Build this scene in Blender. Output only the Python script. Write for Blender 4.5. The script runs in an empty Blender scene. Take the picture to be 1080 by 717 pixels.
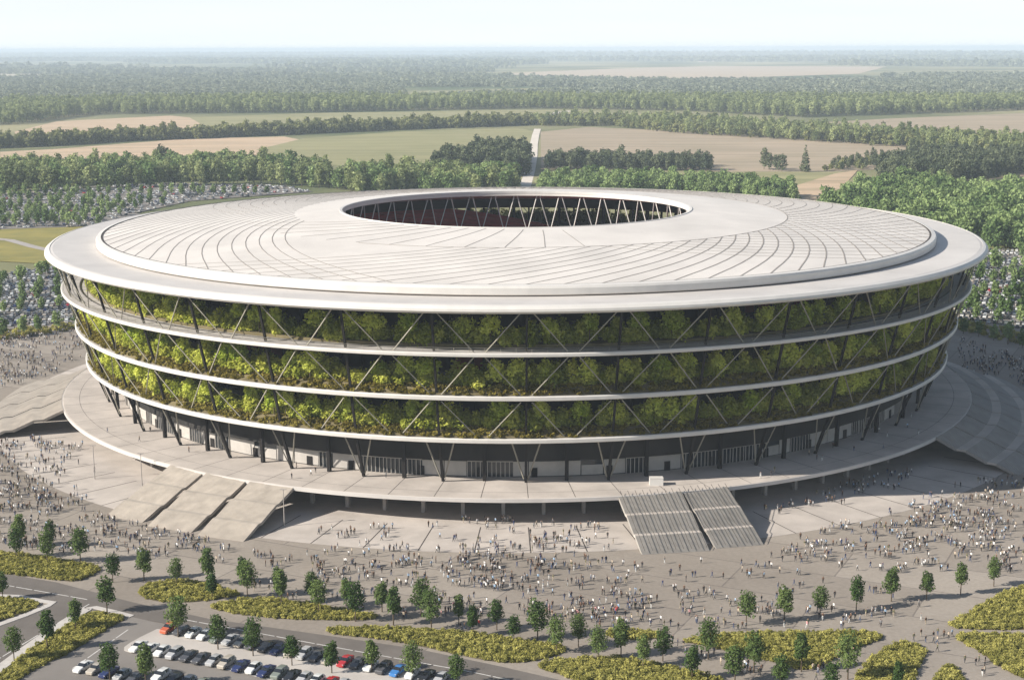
import bpy, bmesh, math, random
import numpy as np
from mathutils import Vector, Matrix, Quaternion
R = random.Random(7)
NR = np.random.RandomState(11)
S = bpy.context.scene
C = S.collection
PI = math.pi

# ------------------------------------------------------------------ camera
CAM_H, CAM_D, F_PX = 129.0, 566.0, 1600.0
cam_d = bpy.data.cameras.new('camera')
cam = bpy.data.objects.new('camera', cam_d); C.objects.link(cam)
cam_d.sensor_width = 36; cam_d.lens = 36 * F_PX / 1080
cam_d.clip_start = 1; cam_d.clip_end = 300000
pitch = math.radians(10.88); yaw = 4.5 / F_PX; roll = math.radians(0.2)
cam.location = (0, -CAM_D, CAM_H)
ROT = Matrix.Rotation(yaw, 3, 'Z') @ Matrix.Rotation(PI/2 - pitch, 3, 'X') @ Matrix.Rotation(-roll, 3, 'Z')
cam.rotation_euler = ROT.to_euler()
S.camera = cam

def G(x, y, z=0.0):
    """ground point (height z) seen at photograph pixel x, y"""
    d = ROT @ Vector(((x - 540) / F_PX, -(y - 358.5) / F_PX, -1))
    t = (z - CAM_H) / d.z
    return Vector((d.x * t, -CAM_D + d.y * t, z))
def GP(pts, z=0.0): return [G(x, y, z) for x, y in pts]
def pol(r, deg, z=0.0):
    a = math.radians(deg); return Vector((r * math.cos(a), r * math.sin(a), z))

# ------------------------------------------------------------------ materials
def mat(name, col, rough=0.7, var=0.0, scale=1.0, col2=None, metal=0.0, detail=4, bump=0.0, spec=0.3):
    m = bpy.data.materials.new(name); m.use_nodes = True
    nt = m.node_tree; b = nt.nodes['Principled BSDF']
    b.inputs['Roughness'].default_value = rough; b.inputs['Metallic'].default_value = metal
    b.inputs['Specular IOR Level'].default_value = spec
    c = (*col, 1)
    if var or col2:
        tc = nt.nodes.new('ShaderNodeTexCoord'); no = nt.nodes.new('ShaderNodeTexNoise')
        no.inputs['Scale'].default_value = scale; no.inputs['Detail'].default_value = detail
        no.inputs['Roughness'].default_value = .6
        rp = nt.nodes.new('ShaderNodeValToRGB')
        rp.color_ramp.elements[0].position = .32; rp.color_ramp.elements[1].position = .68
        if col2:
            rp.color_ramp.elements[0].color = c; rp.color_ramp.elements[1].color = (*col2, 1)
        else:
            rp.color_ramp.elements[0].color = tuple(v * (1 - var) for v in col) + (1,)
            rp.color_ramp.elements[1].color = tuple(min(1, v * (1 + var)) for v in col) + (1,)
        nt.links.new(tc.outputs['Object'], no.inputs['Vector'])
        nt.links.new(no.outputs['Fac'], rp.inputs['Fac']); nt.links.new(rp.outputs['Color'], b.inputs['Base Color'])
        if bump:
            bp = nt.nodes.new('ShaderNodeBump'); bp.inputs['Strength'].default_value = bump
            nt.links.new(no.outputs['Fac'], bp.inputs['Height']); nt.links.new(bp.outputs['Normal'], b.inputs['Normal'])
    else:
        b.inputs['Base Color'].default_value = c
    return m

def leafmat(name, c1, c2, scale=.5, trans=.35):
    """two leaf tones mixed by a noise through the crown and by which plant it is"""
    m = bpy.data.materials.new(name); m.use_nodes = True
    nt = m.node_tree; N = nt.nodes; L = nt.links
    N.remove(N['Principled BSDF']); out = N['Material Output']
    tc = N.new('ShaderNodeTexCoord'); no = N.new('ShaderNodeTexNoise'); no.inputs['Scale'].default_value = scale
    no.inputs['Detail'].default_value = 3
    oi = N.new('ShaderNodeObjectInfo')
    ma = N.new('ShaderNodeMath'); ma.operation = 'MULTIPLY_ADD'; ma.inputs[1].default_value = .55; ma.inputs[2].default_value = -.27
    ad = N.new('ShaderNodeMath'); ad.operation = 'ADD'
    rp = N.new('ShaderNodeValToRGB'); rp.color_ramp.elements[0].position = .25; rp.color_ramp.elements[1].position = .75
    rp.color_ramp.elements[0].color = (*c1, 1); rp.color_ramp.elements[1].color = (*c2, 1)
    L.new(tc.outputs['Object'], no.inputs['Vector']); L.new(oi.outputs['Random'], ma.inputs[0])
    L.new(no.outputs['Fac'], ad.inputs[0]); L.new(ma.outputs[0], ad.inputs[1]); L.new(ad.outputs[0], rp.inputs['Fac'])
    d = N.new('ShaderNodeBsdfDiffuse'); t = N.new('ShaderNodeBsdfTranslucent'); mx = N.new('ShaderNodeMixShader')
    mx.inputs[0].default_value = trans
    L.new(rp.outputs['Color'], d.inputs['Color']); L.new(rp.outputs['Color'], t.inputs['Color'])
    L.new(d.outputs[0], mx.inputs[1]); L.new(t.outputs[0], mx.inputs[2]); L.new(mx.outputs[0], out.inputs['Surface'])
    return m

M = {}
M['roof'] = mat('roof_membrane', (.60, .56, .515), .55, .10, .05, detail=8)
M['canopy'] = mat('canopy_panels', (.51, .48, .45), .5, .10, .06, detail=8)
M['edge'] = mat('white_edge', (.58, .555, .52), .45, .05, .2)
M['seam'] = mat('seam_grey', (.26, .235, .21), .7)
M['gap'] = mat('gutter_dark', (.06, .052, .047), .8)
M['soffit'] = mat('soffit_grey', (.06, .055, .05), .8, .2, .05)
M['darksteel'] = mat('dark_steel', (.018, .016, .015), .7, spec=.15)
M['brace'] = mat('pale_steel', (.27, .25, .205), .45, .12, .3)
M['slab'] = mat('slab_concrete', (.42, .395, .375), .75, .12, .12)
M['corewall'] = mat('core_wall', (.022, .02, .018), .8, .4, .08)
M['redwall'] = mat('red_wall', (.26, .022, .022), .7, .2, .2)
M['seats'] = mat('red_seats', (.30, .03, .03), .6, .25, .2)
M['pitch'] = mat('pitch_turf', (.05, .11, .025), .9, .3, .1)
M['podium'] = mat('podium_paving', (.43, .385, .345), .8, .16, .09, detail=9)
M['stair'] = mat('stair_stone', (.36, .32, .275), .8, .16, .25, detail=8)
M['stairdark'] = mat('stair_grey', (.29, .27, .245), .8, .12, .2, detail=6)
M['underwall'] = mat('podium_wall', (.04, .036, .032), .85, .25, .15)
M['concrete'] = mat('concrete', (.34, .31, .285), .8, .15, .2)
M['glass'] = mat('dark_glass', (.03, .035, .04), .08, spec=.6)
M['panelwhite'] = mat('white_panel', (.40, .375, .345), .4, .08, .5)
M['bark'] = mat('bark', (.10, .075, .05), .9, .3, 2)
M['soil'] = mat('soil', (.14, .115, .06), .95, .3, .3)
M['asphalt'] = mat('asphalt', (.135, .119, .105), .85, .16, .08, detail=7)
M['lotasphalt'] = mat('lot_asphalt', (.19, .172, .155), .85, .15, .05, detail=7)
M['concretepad'] = mat('pale_pad', (.44, .405, .37), .8, .10, .08, detail=6)
M['paint'] = mat('road_paint', (.55, .53, .50), .7, .15, 1)
M['kerb'] = mat('kerb_stone', (.46, .43, .40), .8, .1, .5)
M['rubber'] = mat('tyre_rubber', (.015, .015, .015), .8)
M['rim'] = mat('alloy_rim', (.45, .45, .46), .3, metal=.8)
M['lamp'] = mat('lamp_lens', (.7, .7, .68), .15, spec=.6)
M['tail'] = mat('tail_lens', (.30, .012, .012), .2, spec=.6)
M['carglass'] = mat('car_glass', (.02, .023, .027), .06, spec=.7)
M['leaf_young'] = leafmat('leaf_young', (.055, .095, .03), (.145, .195, .065), .5, .3)
M['leaf_terr'] = leafmat('leaf_terrace', (.36, .46, .06), (.72, .76, .17), .45, .45)
M['leaf_terr_dim'] = leafmat('leaf_terrace_hedge', (.27, .31, .045), (.60, .61, .13), .35, .4)
M['leaf_cover'] = leafmat('leaf_cover', (.12, .10, .022), (.30, .25, .06), 1.2, .3)
M['leaf_bed'] = leafmat('leaf_bed', (.20, .195, .05), (.52, .48, .15), .8, .35)
M['leaf_belt'] = leafmat('leaf_belt', (.14, .175, .07), (.36, .40, .18), .15, .3)
M['leaf_wood'] = leafmat('leaf_wood', (.10, .16, .055), (.29, .37, .15), .12, .3)
M['leaf_dark'] = leafmat('leaf_dark', (.06, .08, .045), (.15, .17, .095), .15, .25)
M['leaf_hedge'] = leafmat('leaf_hedgerow', (.12, .135, .055), (.26, .27, .11), .15, .3)
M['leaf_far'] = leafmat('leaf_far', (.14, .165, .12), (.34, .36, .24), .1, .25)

# ------------------------------------------------------------------ mesh helpers
class MB:
    def __init__(s): s.v = []; s.f = []; s.m = []
    def quad(s, a, b, c, d, m=0):
        i = len(s.v); s.v += [tuple(a), tuple(b), tuple(c), tuple(d)]; s.f.append((i, i+1, i+2, i+3)); s.m.append(m)
    def poly(s, pts, m=0):
        i = len(s.v); s.v += [tuple(p) for p in pts]; s.f.append(tuple(range(i, i + len(pts)))); s.m.append(m)
    def hexa(s, b, t, m=0):
        i = len(s.v); s.v += [tuple(p) for p in b] + [tuple(p) for p in t]
        n = len(b)
        s.f.append(tuple(i + k for k in reversed(range(n)))); s.f.append(tuple(i + n + k for k in range(n)))
        for k in range(n):
            j = (k + 1) % n; s.f.append((i + k, i + j, i + n + j, i + n + k))
        s.m += [m] * (n + 2)
    def box(s, x0, x1, y0, y1, z0, z1, m=0):
        s.hexa([(x0, y0, z0), (x1, y0, z0), (x1, y1, z0), (x0, y1, z0)], [(x0, y0, z1), (x1, y0, z1), (x1, y1, z1), (x0, y1, z1)], m)
    def bar(s, a, b, w, h=None, m=0, up=(0, 0, 1)):
        a = Vector(a); b = Vector(b); d = (b - a).normalized(); h = h or w
        u = d.cross(Vector(up))
        if u.length < 1e-4: u = d.cross(Vector((1, 0, 0)))
        u.normalize(); v = u.cross(d).normalized()
        o = [u * w/2 + v * h/2, -u * w/2 + v * h/2, -u * w/2 - v * h/2, u * w/2 - v * h/2]
        s.hexa([a + k for k in reversed(o)], [b + k for k in reversed(o)], m)
    def tube(s, a, b, ra, rb, n=8, m=0):
        a = Vector(a); b = Vector(b); d = (b - a).normalized()
        u = d.cross(Vector((0, 0, 1)))
        if u.length < 1e-3: u = Vector((1, 0, 0))
        u.normalize(); v = d.cross(u)
        ca = [a + (u * math.cos(2*PI*k/n) + v * math.sin(2*PI*k/n)) * ra for k in range(n)]
        cb = [b + (u * math.cos(2*PI*k/n) + v * math.sin(2*PI*k/n)) * rb for k in range(n)]
        s.hexa(ca, cb, m)
    def lathe(s, prof, n=240, a0=0, a1=360, closed=True, m=0, zf=None):
        """prof: (r, z) going round the section; swept from a0 to a1 degrees"""
        full = abs(a1 - a0 - 360) < 1e-6
        k = n if full else n + 1; i0 = len(s.v); P = len(prof)
        for i in range(k):
            a = a0 + (a1 - a0) * i / n
            for (r, z) in prof:
                s.v.append(tuple(pol(r, a, z if zf is None else zf(r, z, a))))
        for i in range(n):
            i2 = (i + 1) % k
            for j in range(P if closed else P - 1):
                j2 = (j + 1) % P
                s.f.append((i0 + i*P + j, i0 + i2*P + j, i0 + i2*P + j2, i0 + i*P + j2)); s.m.append(m)
        if closed and not full:
            s.f.append(tuple(i0 + j for j in range(P))); s.f.append(tuple(i0 + (k-1)*P + j for j in reversed(range(P)))); s.m += [m, m]
    def build(s, name, mats, parent=None, smooth=False):
        me = bpy.data.meshes.new(name); me.from_pydata(s.v, [], s.f)
        if not isinstance(mats, (list, tuple)): mats = [mats]
        for m in mats: me.materials.append(m)
        me.polygons.foreach_set('material_index', s.m)
        if smooth: me.polygons.foreach_set('use_smooth', [True] * len(s.f))
        me.update()
        o = bpy.data.objects.new(name, me); C.objects.link(o)
        if parent: o.parent = parent
        return o

def tag(o, label, cat, group=None, kind=None):
    o['label'] = label; o['category'] = cat
    if group: o['group'] = group
    if kind: o['kind'] = kind
    return o
def empty(name, loc=(0, 0, 0), rz=0):
    o = bpy.data.objects.new(name, None); C.objects.link(o); o.location = loc; o.rotation_euler = (0, 0, rz); o.empty_display_size = .5
    return o
def copy_tree(o, parent=None):
    c = o.copy(); C.objects.link(c)
    if parent: c.parent = parent
    for ch in list(o.children): copy_tree(ch, c)
    return c
def sheet(name, pts, z, m, label, cat, thick=0):
    b = MB(); P = [Vector((p[0], p[1], z)) for p in pts]
    ar = sum(P[i].x * P[(i+1) % len(P)].y - P[(i+1) % len(P)].x * P[i].y for i in range(len(P)))
    if ar < 0: P.reverse()
    if thick: b.hexa([p - Vector((0, 0, z + .0)) for p in P], P)
    else: b.poly(P)
    return tag(b.build(name, m), label, cat, kind='structure')
def inside(x, y, P):
    c = False; n = len(P)
    for i in range(n):
        a, b = P[i], P[i-1]
        if (a[1] > y) != (b[1] > y) and x < (b[0]-a[0]) * (y-a[1]) / (b[1]-a[1]) + a[0]: c = not c
    return c
def fill(poly, sp, jit=.45, maxn=200000):
    """jittered grid of ground points inside a polygon"""
    xs = [p[0] for p in poly]; ys = [p[1] for p in poly]; out = []
    ny = int((max(ys)-min(ys)) / sp) + 1; nx = int((max(xs)-min(xs)) / sp) + 1
    for j in range(ny + 1):
        for i in range(nx + 1):
            x = min(xs) + (i + .5*(j & 1) + R.uniform(-jit, jit)) * sp; y = min(ys) + (j + R.uniform(-jit, jit)) * sp
            if inside(x, y, poly): out.append((x, y))
    return out
def smoothpoly(px, it=2):
    for _ in range(it):
        q = []
        for i in range(len(px)):
            a = px[i]; b = px[(i+1) % len(px)]
            q += [(a[0]*.75 + b[0]*.25, a[1]*.75 + b[1]*.25), (a[0]*.25 + b[0]*.75, a[1]*.25 + b[1]*.75)]
        px = q
    return px

# ---- geometry-node scatter for what nobody could count
def scatter(name, pts, sources, label, cat, smin, smax, szvar=.2, zoff=0.0, rots=None, idx=None, kind='stuff', parent=None):
    col = bpy.data.collections.new(name + '_kinds')
    for o in sources:
        if o.name not in col.objects: col.objects.link(o)
        if o.name in C.objects: C.objects.unlink(o)
    n = len(pts)
    me = bpy.data.meshes.new(name)
    P = np.array([(p[0], p[1], (p[2] if len(p) > 2 else 0) + zoff) for p in pts], dtype=np.float32)
    me.vertices.add(n); me.vertices.foreach_set('co', P.ravel())
    sc = NR.uniform(smin, smax, n)
    scl = np.stack([sc * NR.uniform(.9, 1.1, n), sc * NR.uniform(.9, 1.1, n), sc * NR.uniform(1-szvar, 1+szvar, n)], 1).astype(np.float32)
    rz = NR.uniform(0, 2*PI, n) if rots is None else np.array(rots)
    rt = np.stack([np.zeros(n), np.zeros(n), rz], 1).astype(np.float32)
    a = me.attributes.new('iscale', 'FLOAT_VECTOR', 'POINT'); a.data.foreach_set('vector', scl.ravel())
    a = me.attributes.new('irot', 'FLOAT_VECTOR', 'POINT'); a.data.foreach_set('vector', rt.ravel())
    a = me.attributes.new('iidx', 'INT', 'POINT')
    a.data.foreach_set('value', (NR.randint(0, len(sources), n) if idx is None else np.array(idx)).astype(np.int32))
    me.update()
    o = bpy.data.objects.new(name, me); C.objects.link(o)
    g = bpy.data.node_groups.new(name + '_scatter', 'GeometryNodeTree')
    g.interface.new_socket('Geometry', in_out='INPUT', socket_type='NodeSocketGeometry')
    g.interface.new_socket('Geometry', in_out='OUTPUT', socket_type='NodeSocketGeometry')
    N = g.nodes; L = g.links
    gi = N.new('NodeGroupInput'); go = N.new('NodeGroupOutput')
    ci = N.new('GeometryNodeCollectionInfo'); ci.inputs['Collection'].default_value = col
    ci.inputs['Separate Children'].default_value = True; ci.inputs['Reset Children'].default_value = True
    ip = N.new('GeometryNodeInstanceOnPoints'); ip.inputs['Pick Instance'].default_value = True
    def at(nm, ty):
        k = N.new('GeometryNodeInputNamedAttribute'); k.data_type = ty; k.inputs['Name'].default_value = nm; return k.outputs['Attribute']
    L.new(gi.outputs[0], ip.inputs['Points']); L.new(ci.outputs[0], ip.inputs['Instance'])
    L.new(at('iidx', 'INT'), ip.inputs['Instance Index'])
    e2r = N.new('FunctionNodeEulerToRotation'); L.new(at('irot', 'FLOAT_VECTOR'), e2r.inputs[0]); L.new(e2r.outputs[0], ip.inputs['Rotation'])
    L.new(at('iscale', 'FLOAT_VECTOR'), ip.inputs['Scale']); L.new(ip.outputs[0], go.inputs[0])
    md = o.modifiers.new('scatter', 'NODES'); md.node_group = g
    if parent: o.parent = parent; o['kind'] = kind
    else: tag(o, label, cat, kind=kind)
    return o

# ---- foliage: many leaf faces spread through clumps
def leaf_cloud(n, blobs, size, seed, up=.35, out=.6):
    """blobs: (cx, cy, cz, rx, rz); returns verts, faces of leaf-sized quads"""
    rs = np.random.RandomState(seed)
    w = np.array([b[3]*b[3]*b[4] for b in blobs]) ** .75; w /= w.sum()
    bi = rs.choice(len(blobs), n, p=w); B = np.array(blobs)[bi]
    d = rs.normal(size=(n, 3)); d /= np.linalg.norm(d, axis=1)[:, None]
    rad = rs.uniform(.45, 1.0, n) ** .6 * np.where(rs.rand(n) < .2, rs.uniform(1.0, 1.38, n), 1.0)
    c = B[:, :3] + d * rad[:, None] * np.stack([B[:, 3], B[:, 3], B[:, 4]], 1)
    nrm = d * out + rs.normal(size=(n, 3)) * .5 + np.array([0, 0, up]); nrm /= np.linalg.norm(nrm, axis=1)[:, None]
    t = np.cross(nrm, rs.normal(size=(n, 3))); t /= np.linalg.norm(t, axis=1)[:, None]
    b = np.cross(nrm, t)
    s = size * rs.uniform(.6, 1.25, n)[:, None]
    q = np.stack([c - t*s, c - b*s*.62, c + t*s, c + b*s*.62], 1)
    return q.reshape(-1, 3), np.arange(4*n).reshape(n, 4)
def foliage_mb(mb, n, blobs, size, seed, m=0, **k):
    v, f = leaf_cloud(n, blobs, size, seed, **k); i = len(mb.v)
    mb.v += [tuple(x) for x in v.tolist()]; mb.f += [tuple(int(a) + i for a in r) for r in f.tolist()]; mb.m += [m] * n
def crown_blobs(h0, h1, rad, n, seed, top=.55):
    r = random.Random(seed); out = [(0, 0, (h0+h1)/2, rad*.6, (h1-h0)*.42)]
    for k in range(n):
        t = (k + .5) / n; z = h0 + (h1-h0) * (.12 + .8*t); env = rad * (math.sin(PI * min(1, .18 + .72*t)) ** .7) * (1 - (1-top)*max(0, t-.5))
        a = k * 2.4 + r.uniform(-.4, .4); q = env * r.uniform(.35, .68); s = rad * r.uniform(.32, .5)
        out.append((q*math.cos(a), q*math.sin(a), z, s, s*r.uniform(.75, 1.0)))
    return out
def limbs(mb, blobs, h0, tr, n, m=0):
    mb.tube((0, 0, 0), (0, 0, h0*.9), tr, tr*.7, 7, m)
    for b in blobs[1:n+1]:
        mb.tube((0, 0, h0*.75), (b[0]*.9, b[1]*.9, b[2]), tr*.45, tr*.12, 5, m)

def lone(o):
    """take an object out of the scene: it only serves as the kind a scatter draws"""
    C.objects.unlink(o); return o
def plant(name, h0, h1, rad, nb, nl, size, leaf, seed, tr=.25, trunk=True, top=.55):
    bl = crown_blobs(h0, h1, rad, nb, seed, top); mb = MB(); foliage_mb(mb, nl, bl, size, seed, 0)
    if trunk: limbs(mb, bl, h0 + (h1-h0)*.35, tr, 4, 1)
    return mb.build(name, [leaf, M['bark']])
def clump(name, n, r, h, size, leaf, seed):
    rr = random.Random(seed); bl = [(rr.uniform(-.4, .4)*r, rr.uniform(-.4, .4)*r, h*rr.uniform(.3, .5), r*rr.uniform(.5, .8), h*rr.uniform(.4, .5)) for _ in range(4)]
    mb = MB(); foliage_mb(mb, n, bl, size, seed, 0, up=.6, out=.4); return mb.build(name, [leaf])

# ------------------------------------------------------------------ sky, sun, air
SUN_AZ = math.radians(17); SUN_EL = math.radians(29.5)
sdir = Vector((-math.cos(SUN_AZ)*math.cos(SUN_EL), -math.sin(SUN_AZ)*math.cos(SUN_EL), math.sin(SUN_EL)))
w = bpy.data.worlds.new('World'); S.world = w; w.use_nodes = True
nt = w.node_tree; bg = nt.nodes['Background']
sk = nt.nodes.new('ShaderNodeTexSky'); sk.sky_type = 'NISHITA'; sk.sun_disc = False
sk.sun_elevation = SUN_EL; sk.sun_rotation = math.atan2(sdir.x, sdir.y); sk.altitude = 100
sk.air_density = 1.0; sk.dust_density = 0.8; sk.ozone_density = 1.0
# thin pale veil of high haze: low band carried higher to light the facade
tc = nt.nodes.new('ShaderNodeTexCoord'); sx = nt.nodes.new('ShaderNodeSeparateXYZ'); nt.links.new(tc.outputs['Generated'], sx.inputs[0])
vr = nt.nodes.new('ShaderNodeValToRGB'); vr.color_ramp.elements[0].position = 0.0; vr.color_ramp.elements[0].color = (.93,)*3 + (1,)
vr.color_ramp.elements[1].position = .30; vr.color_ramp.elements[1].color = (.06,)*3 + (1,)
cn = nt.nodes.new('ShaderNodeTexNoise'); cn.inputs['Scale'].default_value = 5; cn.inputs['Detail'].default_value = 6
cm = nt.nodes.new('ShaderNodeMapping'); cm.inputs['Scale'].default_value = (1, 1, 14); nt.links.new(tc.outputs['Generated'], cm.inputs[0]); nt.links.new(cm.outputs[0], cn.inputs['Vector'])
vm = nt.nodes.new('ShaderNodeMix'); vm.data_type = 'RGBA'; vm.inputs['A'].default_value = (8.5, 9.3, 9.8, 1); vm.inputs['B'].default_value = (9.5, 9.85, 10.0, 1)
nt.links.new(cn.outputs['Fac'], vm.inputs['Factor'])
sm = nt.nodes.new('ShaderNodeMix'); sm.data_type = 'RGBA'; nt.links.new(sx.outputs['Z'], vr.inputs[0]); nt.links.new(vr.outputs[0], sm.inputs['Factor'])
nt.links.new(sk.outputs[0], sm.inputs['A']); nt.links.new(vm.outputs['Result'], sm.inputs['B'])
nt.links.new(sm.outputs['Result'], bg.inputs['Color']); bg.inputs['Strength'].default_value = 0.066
sl = bpy.data.lights.new('sun', 'SUN'); sl.energy = 5.0; sl.angle = math.radians(.6); sl.color = (1, .935, .84)
so = bpy.data.objects.new('sun', sl); C.objects.link(so); so.rotation_euler = (-sdir).to_track_quat('-Z', 'Y').to_euler(); so.location = (0, 0, 500)
S.view_settings.view_transform = 'Standard'; S.view_settings.look = 'None'; S.view_settings.gamma = 1
S.view_settings.exposure = 0.78
S.cycles.use_denoising = True
S.cycles.max_bounces = 6; S.cycles.diffuse_bounces = 3; S.cycles.transmission_bounces = 3; S.cycles.volume_bounces = 1
S.cycles.transparent_max_bounces = 4

HAZE_ON = True
if HAZE_ON:
    b = MB(); b.box(-46000, 46000, -2500, 91000, -1.0, 142)
    hm = bpy.data.materials.new('haze_air'); hm.use_nodes = True; n = hm.node_tree.nodes
    n.remove(n['Principled BSDF']); pv = n.new('ShaderNodeVolumePrincipled')
    pv.inputs['Color'].default_value = (.72, .84, .98, 1); pv.inputs['Density'].default_value = 0.00007; pv.inputs['Anisotropy'].default_value = 0.0
    hm.node_tree.links.new(pv.outputs[0], n['Material Output'].inputs['Volume'])
    hz = b.build('haze', hm); tag(hz, 'pale even haze lying over the whole plain', 'haze', kind='stuff')

# ------------------------------------------------------------------ ground
def land_mat():
    m = bpy.data.materials.new('land'); m.use_nodes = True; nt = m.node_tree; N = nt.nodes; L = nt.links; b = N['Principled BSDF']
    b.inputs['Roughness'].default_value = .95; b.inputs['Specular IOR Level'].default_value = .1
    tc = N.new('ShaderNodeTexCoord'); n1 = N.new('ShaderNodeTexNoise'); n1.inputs['Scale'].default_value = .0012; n1.inputs['Detail'].default_value = 8
    r = N.new('ShaderNodeValToRGB'); e = r.color_ramp.elements
    e[0].position = .38; e[0].color = (.07, .095, .04, 1); e[1].position = .62; e[1].color = (.30, .27, .15, 1)
    L.new(tc.outputs['Object'], n1.inputs['Vector']); L.new(n1.outputs['Fac'], r.inputs['Fac']); L.new(r.outputs['Color'], b.inputs['Base Color'])
    return m
sheet('ground', [(-45000, -2000), (45000, -2000), (45000, 90000), (-45000, 90000)], -.6, land_mat(), 'wide flat green plain reaching the horizon', 'ground')

def field(px, c1, c2, label, z=-.3, sc=.01, nm='field'):
    m = mat(nm, c1, .95, 0, sc, c2, detail=6); N = m.node_tree.nodes; L = m.node_tree.links
    # faint drilling lines along the field
    tc = N.new('ShaderNodeTexCoord'); mp = N.new('ShaderNodeMapping'); mp.inputs['Rotation'].default_value = (0, 0, R.uniform(-.5, .5)); mp.inputs['Scale'].default_value = (.004, .055, 1)
    n2 = N.new('ShaderNodeTexNoise'); n2.inputs['Scale'].default_value = 1; n2.inputs['Detail'].default_value = 5
    r2 = N.new('ShaderNodeValToRGB'); r2.color_ramp.elements[0].position = .35; r2.color_ramp.elements[0].color = (.80, .82, .80, 1); r2.color_ramp.elements[1].position = .65; r2.color_ramp.elements[1].color = (1.08, 1.06, 1.05, 1)
    mx = N.new('ShaderNodeMix'); mx.data_type = 'RGBA'; mx.blend_type = 'MULTIPLY'; mx.inputs['Factor'].default_value = 1
    old = N['Principled BSDF'].inputs['Base Color'].links[0].from_socket
    L.new(tc.outputs['Object'], mp.inputs[0]); L.new(mp.outputs[0], n2.inputs['Vector']); L.new(n2.outputs['Fac'], r2.inputs[0])
    L.new(old, mx.inputs['A']); L.new(r2.outputs[0], mx.inputs['B']); L.new(mx.outputs['Result'], N['Principled BSDF'].inputs['Base Color'])
    return sheet(nm, GP(px), z, m, label, 'field')
TAN, TAN2 = (.50, .37, .25), (.44, .33, .22)
OLV, OLV2 = (.285, .26, .13), (.235, .225, .105)
BRN, BRN2 = (.36, .285, .205), (.31, .25, .17)
field([(15,139),(60,128),(180,122),(200,124),(216,133),(150,141),(20,147)], TAN, TAN2, 'pale tan field with rounded end at far left')
field([(200,124),(340,119),(560,116),(640,118),(660,123),(560,128),(300,138),(216,133)], OLV, OLV2, 'light olive field between two tree belts', -.28)
field([(0,160),(60,157),(200,146),(300,144),(330,150),(300,162),(120,170),(0,172)], TAN, TAN2, 'long tan field behind the left tree belt')
field([(270,158),(320,146),(420,139),(545,135),(562,138),(562,172),(400,178),(330,172)], OLV, OLV2, 'olive green field left of the country road', -.26)
field([(570,139),(620,134),(720,138),(850,146),(965,153),(930,178),(840,184),(700,178),(571,178)], BRN, BRN2, 'brown ploughed field right of the country road')
field([(800,133),(940,125),(1090,119),(1090,146),(960,140)], BRN, BRN2, 'brown field between belts at far right')
field([(520,78),(650,72.5),(750,70),(935,70.5),(905,78),(720,84),(600,82)], (.46,.37,.27), (.42,.33,.235), 'distant pale straw field near the horizon')
field([(710,62),(760,61),(790,63),(740,66)], (.46,.37,.27), (.42,.33,.235), 'tiny far straw field below the horizon')
field([(0,77),(50,75),(45,79),(0,82)], (.46,.40,.30), (.40,.35,.26), 'small distant pale field at far left')
field([(530,206),(532,183),(700,181),(890,181),(880,200),(840,207)], OLV, OLV2, 'strip of grass behind the stadium', -.24)
field([(838,196),(880,183),(905,179),(890,196),(870,212),(850,216)], TAN, (.36,.27,.17), 'small tan clearing beside the right wood', -.22)
field([(1000,200),(1015,194),(1090,180),(1090,190),(1030,197)], TAN, (.36,.27,.17), 'tan strip inside the right wood', -.22)
field([(430,97),(570,93),(640,97),(560,101),(440,102)], OLV, OLV2, 'far olive strip before the grey woods')
field([(-20,236),(120,230),(120,282),(-20,274)], (.28,.235,.06), (.20,.185,.055), 'yellow green meadow left of the stadium', -.22, .05)
field([(990,256),(1060,244),(1090,250),(1090,268),(1030,275)], (.20,.18,.06), (.14,.15,.05), 'rough grass bank right of the stadium', -.22, .05)

def strip(pts, wd):
    L_, R_ = [], []
    for i, p in enumerate(pts):
        d = (pts[min(i+1, len(pts)-1)] - pts[max(i-1, 0)]).normalized(); n = Vector((-d.y, d.x, 0))
        L_.append(p + n*wd/2); R_.append(p - n*wd/2)
    return L_ + R_[::-1]
sheet('road', strip([G(545,215), G(554,196), G(559,180), G(562,165), G(563,152), G(565,142), G(567,136)], 11), -.15, mat('pale_road', (.58,.52,.45), .9, .1, .02), 'pale straight country road behind the stadium', 'road')
sheet('road', strip([G(566,127), G(574,123), G(588,119), G(600,117)], 22), -.15, mat('pale_road', (.58,.52,.45), .9, .1, .02), 'pale bend of the country road beyond the hedgerow', 'road')
sheet('path', strip([G(-20,250), G(10,253), G(35,260), G(62,266)], 7), -.1, M['concrete'], 'pale path crossing the yellow meadow', 'path')
sheet('path', strip([G(586,184), G(610,181), G(650,181)], 9), -.14, M['concrete'], 'pale track branching off behind the stadium', 'path')

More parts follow.
